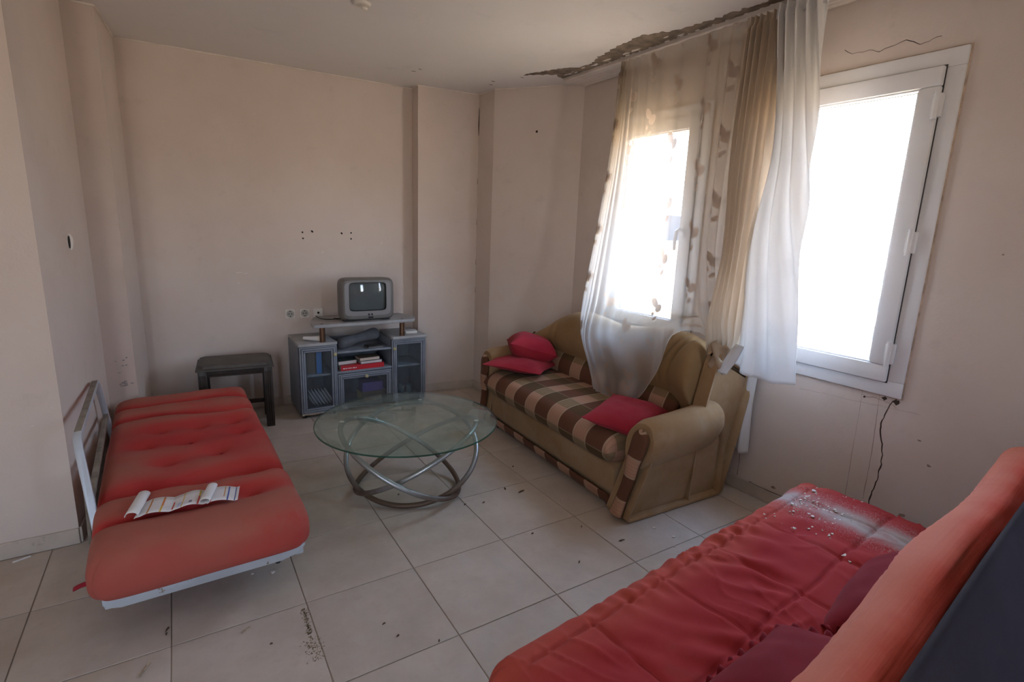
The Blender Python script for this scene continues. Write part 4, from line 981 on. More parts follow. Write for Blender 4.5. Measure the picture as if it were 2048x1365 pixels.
o = book('box_game', 'purple flat box lying behind the drop door glass', 'box', 0.17, 0.13, 0.075, cabpt(0.485, 0.06, ZB+0.018+0.085), CA, cov['purple'], cov['purple'])
o = book('book', 'thick yellowish book under the purple box behind the drop door', 'book', 0.20, 0.15, 0.085, cabpt(0.475, 0.05, ZB+0.018), CA, cov['brown'], cov['yellow'])
for k in range(5):
    g = MB().lathe([(0.0, 0.0), (0.020, 0.0), (0.026, 0.09), (0.024, 0.09), (0.018, 0.004), (0, 0.004)], (0, 0, 0), 16).obj('tumbler', M['pane'] if k else glass('tumbler_glass', (0.8, 0.88, 0.92), 0.12, (0.6, 0.7, 0.75)))
    if k: g.data.materials[0] = bpy.data.materials['tumbler_glass']
    g.location = cabpt(0.765+(k % 3)*0.062, 0.08+0.065*(k//3), ZB+0.018); tag(g, 'clear tumbler standing low behind the glass door nearest the sofa', 'glass', 'tumblers behind the glass door nearest the sofa')
# on the cabinet tops
b = thing('white_tube', 'short white tube with a flared end beside the bronze post near the sockets', 'tube', cabpt(0.085, 0.05, ZT+0.0215), CA+0.2)
MB().tube([(0.07, 0.0, 0.0), (0.03, 0.03, 0.0), (-0.01, 0.075, 0.0)], [0.021, 0.016, 0.012], 14).obj('tube_body', M['whitepaper'], b)
MB().tube([(0.070, 0.0, 0.0), (0.085, -0.012, 0.0)], [0.0215, 0.024], 14).obj('flared_end', M['plastic'], b)
b = thing('paper_pad', 'off white paper pad on the cabinet top beside the bronze post near the sofa', 'paper', cabpt(0.865, 0.085, ZT), CA-0.1)
MB().box(0, 0.10, 0, 0.07, 0.0, 0.018, 0.002).obj('paper_block', M['plastic'], b); MB().box(-0.002, 0.102, -0.002, 0.072, 0.018, 0.0195).obj('top_sheet', M['whitepaper'], b)

# ------------------------------------------------------------------ glass coffee table on three steel hoops
t = thing('coffee_table', 'round glass coffee table on three interlocked steel hoops', 'coffee table', (1.14, 0.685, 0.0))
R = 0.493; mb = MB()
prof = [(R-0.004, 0.4145), (R, 0.4165), (R, 0.4215), (R-0.004, 0.4235)]
rings = [[Vector((math.cos(2*math.pi*k/96)*r_, math.sin(2*math.pi*k/96)*r_, z)) for k in range(96)] for r_, z in prof]
mb.loft(rings, mat=0)
for f in mb.bm.faces:
    if abs(f.normal.z) < 0.95: f.material_index = 1
mb.obj('glass_top', [M['tableglass'], M['tableedge']], t, 30)
def hoop(lo, hi, rb):
    lo, hi = Vector(lo)-Vector((1.14, 0.685, 0)), Vector(hi)-Vector((1.14, 0.685, 0)); c = (lo+hi)/2; a = (hi-lo)/2; b = Vector((-a.y, a.x, 0)).normalized()*rb
    K = 72; return MB().tube([c+a*math.cos(2*math.pi*k/K)+b*math.sin(2*math.pi*k/K) for k in range(K)], 0.0140, 12, closed=True).obj('hoop', M['tube'], t, 180)
hoop((1.031, 0.500, 0.0165), (1.345, 1.00, 0.398), 0.372)
hoop((1.390, 0.545, 0.0165), (0.815, 0.830, 0.398), 0.335)
hoop((0.905, 0.875, 0.0165), (1.480, 0.520, 0.398), 0.335)
for x, y in ((1.340, 1.00), (0.815, 0.830), (1.480, 0.520)):
    MB().lathe([(0.014, 0), (0.014, 0.004), (0.0, 0.004)], (x-1.14, y-0.685, 0.411), 14).obj('clear_pad', M['plastic'], t)

# ------------------------------------------------------------------ sofa under the second window
SX, SY, SA = 1.98, -0.20, -0.034
sofa = t = thing('sofa', 'tan velour sofa with a brown plaid seat under the curtained window', 'sofa', (SX, SY, 0.0), SA)
LEN = 1.70; AW = 0.17
# carcass with the sloping plaid kick strip
mb = MB(); mb.prism([(0.035, 0.10), (0.025, 0.25), (0.06, 0.27), (0.70, 0.27), (0.70, 0.045), (0.06, 0.045)], 'y', AW-0.02, LEN-AW+0.02, 0.008)
mb.obj('base', M['tan'], t, 35)
mb = MB(); mb.grid(lambda i, j: Vector((0.020+0.022*(1-j/4)-0.004*math.sin(math.pi*j/4), AW-0.012+(LEN-2*AW+0.024)*i/60, 0.030+0.056*j/4)), 60, 4, uvf=lambda i, j: (AW+(LEN-2*AW)*i/60, 0.05*j/4+0.02))
o = mb.obj('plaid_strip', M['plaid'], t, 60); so = o.modifiers.new('t', 'SOLIDIFY'); so.thickness = 0.012
# seat cushion, long plaid slab with round front
def seat_disp(x, y, E, top):
    z = 0.010*nz(x*2.2, y*2.2, 1)*E+(0.008*math.cos(x/0.7*1.3) if top else 0)*E
    return Vector((0, 0, z))
mbs = cushion(LEN-2*AW+0.06, 0.60, 0.205, 70, 46, 22, 5, seat_disp)
mbs.obj('seat_cushion', M['plaid'], t, 180, (0.262, LEN/2, 0.348), (0, 0, math.pi/2))
# plaid lumbar band
def band(i, j):
    y = AW-0.02+(LEN-2*AW+0.04)*i/70; s = j/10
    x = 0.455+0.045*s-0.030*math.sin(math.pi*s)*(1-0.3*nz(y*3, 2)); z = 0.41+0.195*s
    return Vector((x, y, z))
mb = MB(); mb.grid(band, 70, 10, uvf=lambda i, j: (AW-0.02+(LEN-2*AW+0.04)*i/70+0.02, 0.14-0.19*j/10))
o = mb.obj('lumbar_band', M['plaid'], t, 180); so = o.modifiers.new('t', 'SOLIDIFY'); so.thickness = 0.03; so.offset = -1 if False else 1
# shell backrest with two humps and stitched channels
KY = 1.70/1.78
YS = [q*KY for q in [0.055, 0.09, 0.14, 0.25, 0.42, 0.58, 0.75, 0.875, 1.0, 1.15, 1.30, 1.42, 1.53, 1.62, 1.725]]
ZS = [0.80, 0.865, 0.90, 0.928, 0.93, 0.915, 0.89, 0.88, 0.893, 0.905, 0.900, 0.87, 0.825, 0.765, 0.69]
def seam(y, z):
    """depth of the stitched channels fanning toward the outer ends"""
    d = 0.0
    for side in (0, 1):
        yy = y if side == 0 else LEN-y
        top = 0.905 if side == 0 else 0.87
        for r0 in (0.20, 0.265):
            # arc starting low at yy=r0+.07 and bending outward near the crest
            top = 0.905 if side == 0 else 0.885; q = (z-0.60)/(top-0.60); q = min(1.05, max(0, q))
            ya = r0+0.055-0.02*q-0.16*max(0, q-0.45)**1.6
            dd = (yy-ya)/0.0085; d += math.exp(-dd*dd)*smooth(0.60, 0.66, z)
    dd = (y-LEN/2)/0.008; d += math.exp(-dd*dd)
    return d
NY, NSg = 210, 44
def back_ring(i):
    y = YS[0]+(YS[-1]-YS[0])*i/NY; zc = cat(YS, ZS, y)
    e = max(smooth(0.26, 0.06, y), smooth(1.45, 1.64, y)); xf = 0.475-0.055*e; ends = min(smooth(0.045, 0.07, y), smooth(1.655, 1.63, y))
    p = [Vector((xf+0.015, y, 0.585)), Vector((xf-0.022*ends, y, 0.60+0.30*(zc-0.6))), Vector((xf+0.005, y, 0.60+0.68*(zc-0.6))), Vector((xf+0.055, y, zc-0.025)), Vector((xf+0.115, y, zc)), Vector((xf+0.19, y, zc-0.02)), Vector((0.76, y, zc-0.10)), Vector((0.75, y, 0.50)), Vector((0.705, y, 0.06))]
    ss = [0, .16, .36, .52, .60, .68, .78, .90, 1.0]; out = []
    for k in range(NSg+1):
        q = k/NSg; v = cat(ss, p, q)
        if q < 0.64:
            d = seam(y, v.z); nx = Vector((-1, 0, 0)).lerp(Vector((0, 0, 1)), smooth(0.40, 0.6, q)); v = v-nx*(0.019*d)+nx*0.006*nz(y*5, v.z*5)
        out.append(v)
    return out
mb = MB(); mb.loft([back_ring(i) for i in range(NY+1)]); mb.obj('backrest', M['brownback'], t, 60)
def slab(prof, y0, y1, r):
    """x-z profile thickened along y with rounded rims"""
    n = len(prof); Pp = [Vector(p) for p in prof]; N_ = []
    for i in range(n):
        d = (Pp[(i+1) % n]-Pp[i-1]).normalized(); N_.append(Vector((d.y, -d.x)))
    area = sum(Pp[i].x*Pp[(i+1) % n].y-Pp[(i+1) % n].x*Pp[i].y for i in range(n)); sg = 1 if area > 0 else -1
    def ring(y, ins): return [Vector((p.x-sg*q.x*ins, y, p.y-sg*q.y*ins)) for p, q in zip(Pp, N_)]
    R_ = []
    for k in range(6):
        a = math.pi/2*k/5; R_.append(ring(y0+r*(1-math.sin(a)), r*(1-math.cos(a)) if False else r*(math.cos(a))))
    for k in range(6):
        a = math.pi/2*(5-k)/5; R_.append(ring(y1-r*(1-math.sin(a)), r*math.cos(a)))
    return MB().loft(R_)
# arms: side slab rising to the wing, bolster roll, plaid front panel
def arm(y0, y1, outer_low, wing):
    top = 0.885 if wing else 0.67
    sg = -1 if outer_low else 1
    def lean(o):
        for v in o.data.vertices: v.co.y += sg*0.17*min(v.co.z, 0.62)*smooth(0.80, 0.55, v.co.x)+sg*0.05*min(v.co.z, 0.62)*smooth(0.55, 0.80, v.co.x)
        return o
    pr = rounded([(0.0, 0.006), (0.092, 0.42), (0.14, 0.50), (0.56, 0.49), (0.66, 0.38), (0.72, 0.006)], [0.04, 0.05, 0.04, 0.05, 0.05, 0.04], 6)
    a = lean(slab(pr, y0, y1, 0.028).obj('arm', M['tan'], t, 50))
    pw = rounded([(0.43, 0.42), (0.455, 0.60), (0.515, top-0.045), (0.575, top-0.01), (0.70, top-0.065), (0.845, 0.745 if wing else 0.57), (0.84, 0.67 if wing else 0.52), (0.74, 0.006), (0.46, 0.006)], [0.04, 0.06, 0.04, 0.045, 0.06, 0.04, 0.04, 0.04, 0.04], 6)
    if not wing: pw = [(min(q[0], 0.40+(q[0]-0.40)*0.78), q[1]) for q in pw]
    wy0 = -0.045 if outer_low else LEN-0.04
    wg = slab(pw, wy0, wy0+0.085, 0.035).obj('wing', M['tan'], a, 50)
    for v in wg.data.vertices: v.co.y -= sg*0.046*(1-smooth(0.0, 0.55, v.co.z))
    yc = (y0+y1)/2+0.002*(1 if outer_low else -1); rings = []
    for k in range(26):
        s = k/25; x = 0.055+0.545*s; zc_ = 0.435+0.030*s+0.03*s**3; 
        cap = min(1, math.sqrt(max(0, 1-(1-min(1, s/0.06))**2))) if s < 0.06 else (math.sqrt(max(0, 1-((s-0.86)/0.14)**2)) if s > 0.86 else 1)
        cap = max(cap, 0.03) if s > 0.5 else max(cap, 0.86)
        ry = 0.108*cap; rz = 0.128*cap
        ring = []
        for q in range(32):
            an = 6.2832*q/32; c_, s_ = math.cos(an), math.sin(an)
            zz = zc_+s_*rz*(1.0 if s_ > 0 else 1.25)+0.004*nz(x*9, q*0.5)
            ring.append(Vector((x+0.16*(zz-zc_)*(1-s)*0.6, yc+c_*ry*(1 if s_ > 0 else 1-0.10*abs(s_)), zz)))
        rings.append(ring)
    lean(MB().loft(rings).obj('arm_roll', M['tan'], a, 50))
    # front plaid panel with a piping edge
    prof = [(0.036, 0.03), (0.028, 0.12), (0.030, 0.25), (0.040, 0.36), (0.046, 0.43), (0.038, 0.485), (0.0, 0.508)]
    ymid = (y0+y1)/2-0.012*(1 if outer_low else -1)
    K = 40
    def hw(z): return cat([p[1] for p in prof], [p[0] for p in prof], z)
    def FX(z): return 0.0+0.222*z-0.006 if z < 0.40 else 0.0+0.222*0.40-0.006-0.0+0.10*(z-0.40)
    mb = MB()
    def F(i, j):
        z = 0.03+0.475*i/K; v = j/6*2-1; w_ = hw(z)
        return Vector((FX(z)-0.010*(1-v*v)-0.004-(0.028 if z > 0.36 else 0.028*smooth(0.2, 0.36, z)), ymid+v*w_, z))
    mb.grid(F, K, 6, uvf=lambda i, j: (0.475*i/K*1.08+0.02, 0.06+j/6*0.02))
    o = lean(mb.obj('front_panel', M['plaid'], a, 60)); so = o.modifiers.new('t', 'SOLIDIFY'); so.thickness = 0.02; so.offset = 1 if outer_low else 1
    L = [F(i, 0) for i in range(0, K+1)]+[F(i, 6) for i in range(K, -1, -1)]
    MBp = MB().tube([p+Vector((-0.001, 0, 0)) for p in L], 0.0055, 8, closed=False); lean(MBp.obj('piping', M['piping'], a, 60))
    return a
arm(0.0, AW, True, True); arm(LEN-AW, LEN, False, False)
for x in (0.07, 0.66):
    for y in (0.21, LEN-0.21): MB().cyl((x, y, 0.0), (x, y, 0.05), 0.022, 12, r2=0.028).obj('foot', M['black'], t)

# loose cushions on the sofa
def sofa_cushion(label, L, W, T, loc_, rot, seed, mat=None, n=2.4):
    def d(x, y, E, top): 
        k = 0.010*nz(x*7+seed, y*7)+0.006*nz(x*16, y*16, seed)
        return Vector((0.006*nz(y*8, seed), 0.006*nz(x*8, seed+3), k*(1 if top else 0.6)*E+(0.010*nz(x*5, y*5, seed+9))*(1-E)))
    t = thing('cushion', label, 'cushion', loc_); t.rotation_euler = rot
    cushion(L, W, T, 44, 44, n, n, d, 0.07, 0.62).obj('cushion_cover', mat or M['crimson'], t, 180)
    # flat sewn seam edge
    pts = []
    for k in range(96):
        a = 6.2832*k/96; c, s = math.cos(a), math.sin(a); m = max(abs(c), abs(s)); u, v = c/m, s/m
        x = u*L/2*(1-0.07*(1-v*v)*abs(u)**2); y = v*W/2*(1-0.07*(1-u*u)*abs(v)**2); pts.append(Vector((x, y, 0))+d(x, y, 0, True))
    MB().tube(pts, 0.0035, 6, closed=True).obj('seam', mat or M['crimson'], t, 180)
    return t
sofa_cushion('crimson cushion lying flat on the plaid seat under another one', 0.47, 0.44, 0.10, (2.245, 1.215, 0.500), (0.03, 0.05, math.radians(35)), 1)
sofa_cushion('plump crimson cushion resting on top of the flat crimson one', 0.42, 0.36, 0.21, (2.37, 1.30, 0.590), (0.25, 0.14, math.radians(62)), 5, None, 3.6)
sofa_cushion('single crimson cushion lying against the curved sofa arm by the window', 0.44, 0.37, 0.135, (2.20, 0.06, 0.482), (0.10, -0.05, math.radians(25)), 9, None, 2.7)

# ------------------------------------------------------------------ curtains
def sheet(name, mat, cols, us, vs_, nu, nv, pleat, parent=None, uvs=(1, 1), thick=None, uscale=None):
    """cols[c] = polyline of Vectors at parameters vs_; interpolated over us; pleat(u,v)->offset along x"""
    mb = MB()
    def F(i, j):
        u, v = i/nu, j/nv
        row = [cat(vs_, c, v) for c in cols]
        return cat(us, row, u)+pleat(u, v)
    mb.grid(F, nu, nv, uvf=lambda i, j: (i/nu*uvs[0], (1-j/nv)*uvs[1]))
    o = mb.obj(name, mat, parent, 180)
    if thick:
        so = o.modifiers.new('t', 'SOLIDIFY'); so.thickness = thick
    return o
V = Vector
vv = [0.0, 0.28, 0.52, 0.70, 0.80, 0.90, 1.0]
shcols = [
 [V((2.655, .825, 2.553)), V((2.640, .860, 1.95)), V((2.61, .925, 1.40)), V((2.540, .925, 1.00)), V((2.425, .805, .80)), V((2.395, .68, .62)), V((2.385, .575, .480))],
 [V((2.655, .775, 2.553)), V((2.640, .790, 1.95)), V((2.61, .830, 1.40)), V((2.545, .82, 1.02)), V((2.420, .715, .80)), V((2.385, .58, .60)), V((2.365, .500, .475))],
 [V((2.655, .660, 2.553)), V((2.645, .650, 1.95)), V((2.64, .640, 1.40)), V((2.580, .625, 1.02)), V((2.430, .530, .84)), V((2.390, .41, .64)), V((2.355, .330, .478))],
 [V((2.655, .480, 2.553)), V((2.650, .480, 1.95)), V((2.66, .470, 1.40)), V((2.590, .430, 1.03)), V((2.440, .335, .86)), V((2.400, .235, .68)), V((2.375, .200, .510))],
 [V((2.655, .300, 2.553)), V((2.655, .310, 1.95)), V((2.67, .310, 1.40)), V((2.610, .270, 1.03)), V((2.475, .165, .92)), V((2.425, .105, .80)), V((2.415, .080, .690))],
 [V((2.655, .180, 2.553)), V((2.660, .190, 1.95)), V((2.68, .190, 1.40)), V((2.680, .180, 1.03)), V((2.590, .115, .985)), V((2.54, .085, .955)), V((2.495, .055, .925))],
 [V((2.655, .080, 2.553)), V((2.665, .090, 1.95)), V((2.69, .100, 1.40)), V((2.735, .090, 1.05)), V((2.750, .070, .99)), V((2.77, .05, .93)), V((2.785, .040, .86))],
 [V((2.655, -.02, 2.553)), V((2.668, .000, 1.95)), V((2.70, .020, 1.40)), V((2.765, .010, 1.05)), V((2.805, .000, .85)), V((2.805, -.02, .60)), V((2.805, -.03, .40))],
 [V((2.655, -.13, 2.553)), V((2.670, -.09, 1.95)), V((2.70, -.060, 1.40)), V((2.765, -.06, 1.05)), V((2.805, -.06, .85)), V((2.805, -.08, .60)), V((2.805, -.09, .40))]]
ushc = [0, .10, .24, .42, .58, .68, .78, .90, 1.0]
def sh_pleat(u, v):
    a = 0.020*smooth(0.30, 0.0, u)+0.007+0.018*smooth(0.72, 1.0, u)
    f = 11+10*smooth(0.3, 0.0, u)
    ph = 2*math.pi*(6.5*u+5.0*math.exp(-u/0.16)*-1+6.0*max(0, u-0.7))
    k = 1-0.75*smooth(0.66, 0.85, v)*(1 if u < 0.68 else 0)
    s = math.sin(ph+0.8*math.sin(3*v+u*5))
    t_ = math.copysign(abs(s)**0.8, s)
    off = Vector((a*t_*k, 0.010*math.cos(ph*1.0)*k*(smooth(0.3, 0, u)+smooth(.75, 1, u)), 0))
    if v > 0.72 and u < 0.62: # soft drag folds where it lies over the sofa back
        off += Vector((-0.017*math.sin(26*u+9*v+3*math.sin(5*v))*smooth(0.72, 0.84, v), 0, 0.008*math.sin(19*u+14*v)*smooth(0.72, 0.84, v)))
    if v < 0.03: off *= 0.6
    return off
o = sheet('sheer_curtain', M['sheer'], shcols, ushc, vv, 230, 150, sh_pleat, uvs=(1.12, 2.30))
tag(o, 'long sheer voile curtain with printed leaves pulled over the sofa back onto the seat', 'curtain')
hem = MB(); pts = []
for i in range(0, 141):
    u = i/200; row = [cat(vv, c, 1.0) for c in shcols]; pts.append(cat(ushc, row, u)+sh_pleat(u, 1.0))
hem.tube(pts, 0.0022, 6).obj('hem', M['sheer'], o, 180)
# gathered tan voile bunch
vt = [0, .3, .6, .85, .95, 1.0]
tcols = [
 [V((2.640, -.10, 2.545)), V((2.625, -.105, 1.92)), V((2.605, -.140, 1.41)), V((2.585, -.100, 1.05)), V((2.570, -.120, .93)), V((2.555, -.150, .865))],
 [V((2.640, -.15, 2.545)), V((2.610, -.170, 1.92)), V((2.590, -.190, 1.41)), V((2.550, -.180, 1.05)), V((2.540, -.200, .93)), V((2.545, -.200, .850))],
 [V((2.640, -.23, 2.545)), V((2.610, -.250, 1.92)), V((2.590, -.240, 1.41)), V((2.540, -.250, 1.05)), V((2.545, -.265, .93)), V((2.560, -.245, .835))],
 [V((2.640, -.32, 2.545)), V((2.625, -.345, 1.92)), V((2.610, -.310, 1.41)), V((2.570, -.330, 1.05)), V((2.565, -.325, .93)), V((2.575, -.290, .825))]]
def t_pleat(u, v):
    ph = 2*math.pi*(6.5*u+0.25*math.sin(4*v+2*u)); s = math.sin(ph); s = math.copysign(abs(s)**0.7, s)
    a = 0.040*(1-0.35*v)*(1 if v > 0.02 else 0.6)
    return Vector((a*s, 0.008*math.cos(ph*1.0+v*3), 0.012*math.sin(9*u)*smooth(.85, 1, v)))
o = sheet('gathered_curtain', M['tanvoile'], tcols, [0, .3, .65, 1.0], vt, 150, 110, t_pleat, uvs=(1.0, 1.75))
tag(o, 'gathered tan voile curtain bunched between the two windows with a twisted end', 'curtain')
# twisted tail of the bunch
mb = MB(); pts = [V((2.565, -.225, .93)), V((2.545, -.225, .88)), V((2.530, -.235, .835)), V((2.522, -.255, .795)), V((2.520, -.275, .765))]
path = [cat([0, 1, 2, 3, 4], pts, q/6) for q in range(25)]
rr = []
for k, p in enumerate(path):
    tg = (path[min(k+1, 24)]-path[max(k-1, 0)]).normalized(); a = tg.cross(V((0, 0, 1))).normalized(); b = a.cross(tg)
    R0 = 0.010+0.058*(1-k/24)**0.8*min(1, 0.35+k/6)+0.012*math.sin(k*0.5)*(k > 12)
    rr.append([p+(a*math.cos(6.2832*q/24)+b*math.sin(6.2832*q/24))*R0*(1+0.26*math.sin(5*6.2832*q/24+k*0.22)) for q in range(24)])
mb.loft(rr); MBt = mb.obj('twisted_end', cloth_sheer('twisted_voile', 0.02, (0.50, 0.39, 0.28), 0.2), o, 180)
# white lining curtain
vw = [0, .35, .65, .9, 1.0]
wcols = [
 [V((2.600, -.265, 2.535)), V((2.590, -.345, 1.90)), V((2.570, -.290, 1.46)), V((2.540, -.330, .95)), V((2.530, -.310, .835))],
 [V((2.600, -.330, 2.535)), V((2.575, -.400, 1.90)), V((2.555, -.370, 1.46)), V((2.540, -.395, .95)), V((2.535, -.390, .800))],
 [V((2.600, -.420, 2.535)), V((2.580, -.470, 1.90)), V((2.560, -.465, 1.46)), V((2.545, -.490, .95)), V((2.540, -.495, .785))],
 [V((2.600, -.500, 2.535)), V((2.590, -.545, 1.90)), V((2.575, -.570, 1.46)), V((2.570, -.610, .95)), V((2.570, -.635, .800))]]
def w_pleat(u, v):
    ph = 2*math.pi*(2.0*u+3.4*(1-v)**1.3*u+0.05*math.sin(5*v)); s = math.sin(ph+0.6)
    a = 0.030*(1-0.25*v)*(0.6 if v < 0.02 else 1)*(0.3+0.7*smooth(1.0, 0.82, u))
    return Vector((a*math.copysign(abs(s)**0.7, s), 0.006*math.cos(ph+v*2), 0))
o = sheet('white_curtain', M['whitecloth'], wcols, [0, .33, .68, 1.0], vw, 140, 90, w_pleat, uvs=(1, 1), thick=0.002)
tag(o, 'opaque white lining curtain hanging in folds beside the bare window', 'curtain')
# loose flap at the lining's inner foot
mb = MB()
def FL(i, j):
    u, v = i/14, j/14
    a = V((2.515, -.335, .945)).lerp(V((2.50, -.245, .785)), u); b = V((2.53, -.375, .93)).lerp(V((2.515, -.300, .765)), u)
    return a.lerp(b, v)+V((-0.014*math.sin(math.pi*v), 0, 0.006*math.sin(6*u+2*v)))
mb.grid(FL, 14, 14, uvf=lambda i, j: (i/14*0.1, j/14*0.1)); fl = mb.obj('hem_flap', M['whitecloth'], o, 180); so = fl.modifiers.new('t', 'SOLIDIFY'); so.thickness = 0.002
# heading tapes along the top
for par, cols, us_, pl, nm in ((o, wcols, [0, .33, .68, 1.0], w_pleat, 'heading_tape'),):
    pts = [cat(us_, [c[0] for c in cols], k/120)+pl(k/120, 0.0) for k in range(121)]
    mb = MB(); mb.grid(lambda i, j: pts[i]+V((-0.004*0, 0, 0.012-0.055*j/3)), 120, 3); q = mb.obj(nm, M['whitecloth'], par, 180); so = q.modifiers.new('t', 'SOLIDIFY'); so.thickness = 0.004
# narrow strip hanging low behind the sofa wing
lc = [[V((2.795, -.16, .98)), V((2.80, -.155, .6)), V((2.80, -.165, .29))], [V((2.795, -.25, .98)), V((2.795, -.215, .6)), V((2.79, -.225, .275))], [V((2.80, -.32, .98)), V((2.80, -.285, .6)), V((2.80, -.295, .262))]]
o = sheet('hanging_curtain_strip', M['whitecloth'], lc, [0, .5, 1], [0, .5, 1], 50, 40, lambda u, v: Vector((0.016*math.sin(2*math.pi*2.1*u+1)*(0.6+0.4*v), 0, 0.006*math.sin(7*u))), uvs=(.3, .7), thick=0.0015)
tag(o, 'narrow off white curtain strip hanging to near the floor behind the sofa end', 'curtain')

# ------------------------------------------------------------------ second futon in front of the bare window (sofa position)
FA = math.atan2(0.174, 1.661)
fx, fy = 0.69, -0.975   # front corner near the viewer, at seat height
fut = t = thing('futon_sofa', 'red futon sofa with quilted dusty seat and upright orange back below the bare window', 'futon', (fx, fy, 0.0), FA)
LS, WS = 1.80, 0.66
SEAMX = [-0.58, -0.27, 0.03, 0.34, 0.65]; SEAMY = [0.250, -0.04]
def seat2(x, y, E, top):
    z = 0.0; dx = dy = 0
    if top:
        for sx in SEAMX: z -= 0.008*math.exp(-abs((x-sx+0.008*nz(y*6, sx))/0.0055)**1.3)*smooth(0.29, 0.255, y)
        for sy in SEAMY: z -= 0.011*math.exp(-abs((y-sy+0.010*nz(x*4, sy))/0.0055)**1.3)*(smooth(-0.84, -0.79, x))
        px = min(abs(x-s) for s in SEAMX); py = min(abs(y-s) for s in SEAMY)
        z += 0.004*min(1, px/0.08)*min(1, py/0.06)
        # drag wrinkles, running across the seat
        w = nz(x*2.5+3, y*2.5)
        wr = math.sin((x*0.9+y*0.55)*58+5*w+2.5*nz(x*7, y*7))
        z += 0.0062*wr*smooth(-0.25, 0.15, nz(x*3.1, y*3.1, 4))*smooth(0.85, 0.4, abs(x+0.1)/0.9)
        z += 0.005*math.sin((x*1.0-y*0.25)*95+4*nz(x*5, y*5, 7))*math.exp(-((y-0.275)/0.055)**2)*smooth(0.6, 0.3, abs(x+0.05))
        z += 0.010*nz(x*2.3, y*2.3, 5)+0.006*nz(x*9, y*14, 6)+0.010*max(0, 0.22-abs(nz(x*3.4+y*1.5, y*3.0-x*1.2, 11)))*smooth(-0.1, 0.3, nz(x*2, y*2, 15)+0.2)
        q = nz(x*3.2, y*3.2, 21)                      # short sharp creases, drawn at a slant
        a_ = (x*0.80+y*0.60)*34+6.0*nz(x*4.2, y*4.2, 23); rdg = 1-abs(math.sin(a_)); z += 0.0075*rdg**3*smooth(-0.05, 0.3, q)
        a_ = (x*0.95-y*0.30)*46+5.0*nz(x*5.0, y*5.0, 27); rdg = 1-abs(math.sin(a_)); z += 0.0045*rdg**3*smooth(0.05, 0.35, nz(x*2.7, y*2.7, 31))
        z -= 0.02*smooth(0.0, -0.3, y)
    e = 1-min(1, E)
    dy = e*0.008*nz(x*5, 1.0)+ (0.010*math.sin(x*70+3*nz(x*6, 0))*e*smooth(0.55, 0.3, abs(x)) if y > 0 else 0)
    z += 0.012*smooth(-0.75, -0.9, x)*0
    return Vector((dx, dy*0.6, z*min(1, E*1.4)))
cushion(LS, WS, 0.185, 280, 130, 24, 10, seat2, flat=0.9, ex=0.4, rc=0.05, dp=1.3).obj('seat_mattress', M['redseat'], t, 180, (LS/2, -WS/2, 0.335))
# upright back mattress
HB = 0.55
def back2(x, y, E, top):
    # local x along length, y up the back, z = thickness (front is +z)
    z = 0.012*nz(x*2, y*2, 3)
    z += 0.004*math.sin(y*150+3*nz(x*3, y*3))*smooth(0.05, 0.28, y)+0.006*nz(x*1.5, y*16)*smooth(0.1, 0.3, y)
    dy = 0.008*math.sin(x*5.2+0.9)*smooth(0.1, 0.3, y)+0.008*nz(x*6, 2)*smooth(0.1, 0.3, y)
    dz = z*min(1, E*1.5)+0.006*math.sin(x*6.1+0.4)*smooth(0.12, 0.30, y)+0.0030*math.sin(x*130+9*nz(x*5, y*9))*smooth(0.15, 0.3, y)*max(0, 0.4+nz(x*4, 3))*(1 if top else 0)
    return Vector((0, dy, dz))
mbb = cushion(1.84, HB, 0.135, 200, 80, 26, 8, back2, ex=0.42, rc=0.05)
rotm = Matrix.Rotation(math.radians(90-3), 3, 'X')
bk = mbb.obj('back_mattress', M['redback'], t, 180, (0.90, -0.705, 0.540), (math.radians(93), 0, math.pi))
# the mattress front must face the seat (+y): rotate about z by 180 after standing it up
# navy backing cloth behind
def NB(i, j):
    u, v = i/60, j/30
    return V((-0.02+1.86*u, -0.757-0.085*math.sin(math.pi*min(1, v*0.9))*(1+0.2*nz(u*5, v*3))-0.05*v, 0.822-0.64*v-0.012*(1-v)*math.sin(u*5.2+2.4)))
mb = MB(); mb.grid(NB, 60, 30)
o = mb.obj('navy_backing', M['navy'], t, 180); so = o.modifiers.new('t', 'SOLIDIFY'); so.thickness = 0.012
# frame
MB().box(0.06, 1.74, -0.60, -0.07, 0.19, 0.235, 0.006).obj('seat_frame', M['bedsteel'], t, 30)
MB().box(-0.005, 0.06, -0.62, -0.085, 0.13, 0.255, 0.012).obj('end_bracket', M['black'], t, 30)
MB().box(1.74, 1.80, -0.62, -0.085, 0.13, 0.255, 0.012).obj('end_bracket', M['black'], t, 30)
for x in (0.20, 1.60):
    for y in (-0.16, -0.56): MB().cyl((x, y, 0), (x, y, 0.195), 0.016, 12).obj('leg', M['bedsteel'], t)
mb = MB(); mb.box(0.010, 0.022, -0.115, -0.055, 0.252, 0.258, 0.001); mb.obj('care_tag', M['maroon'], t)

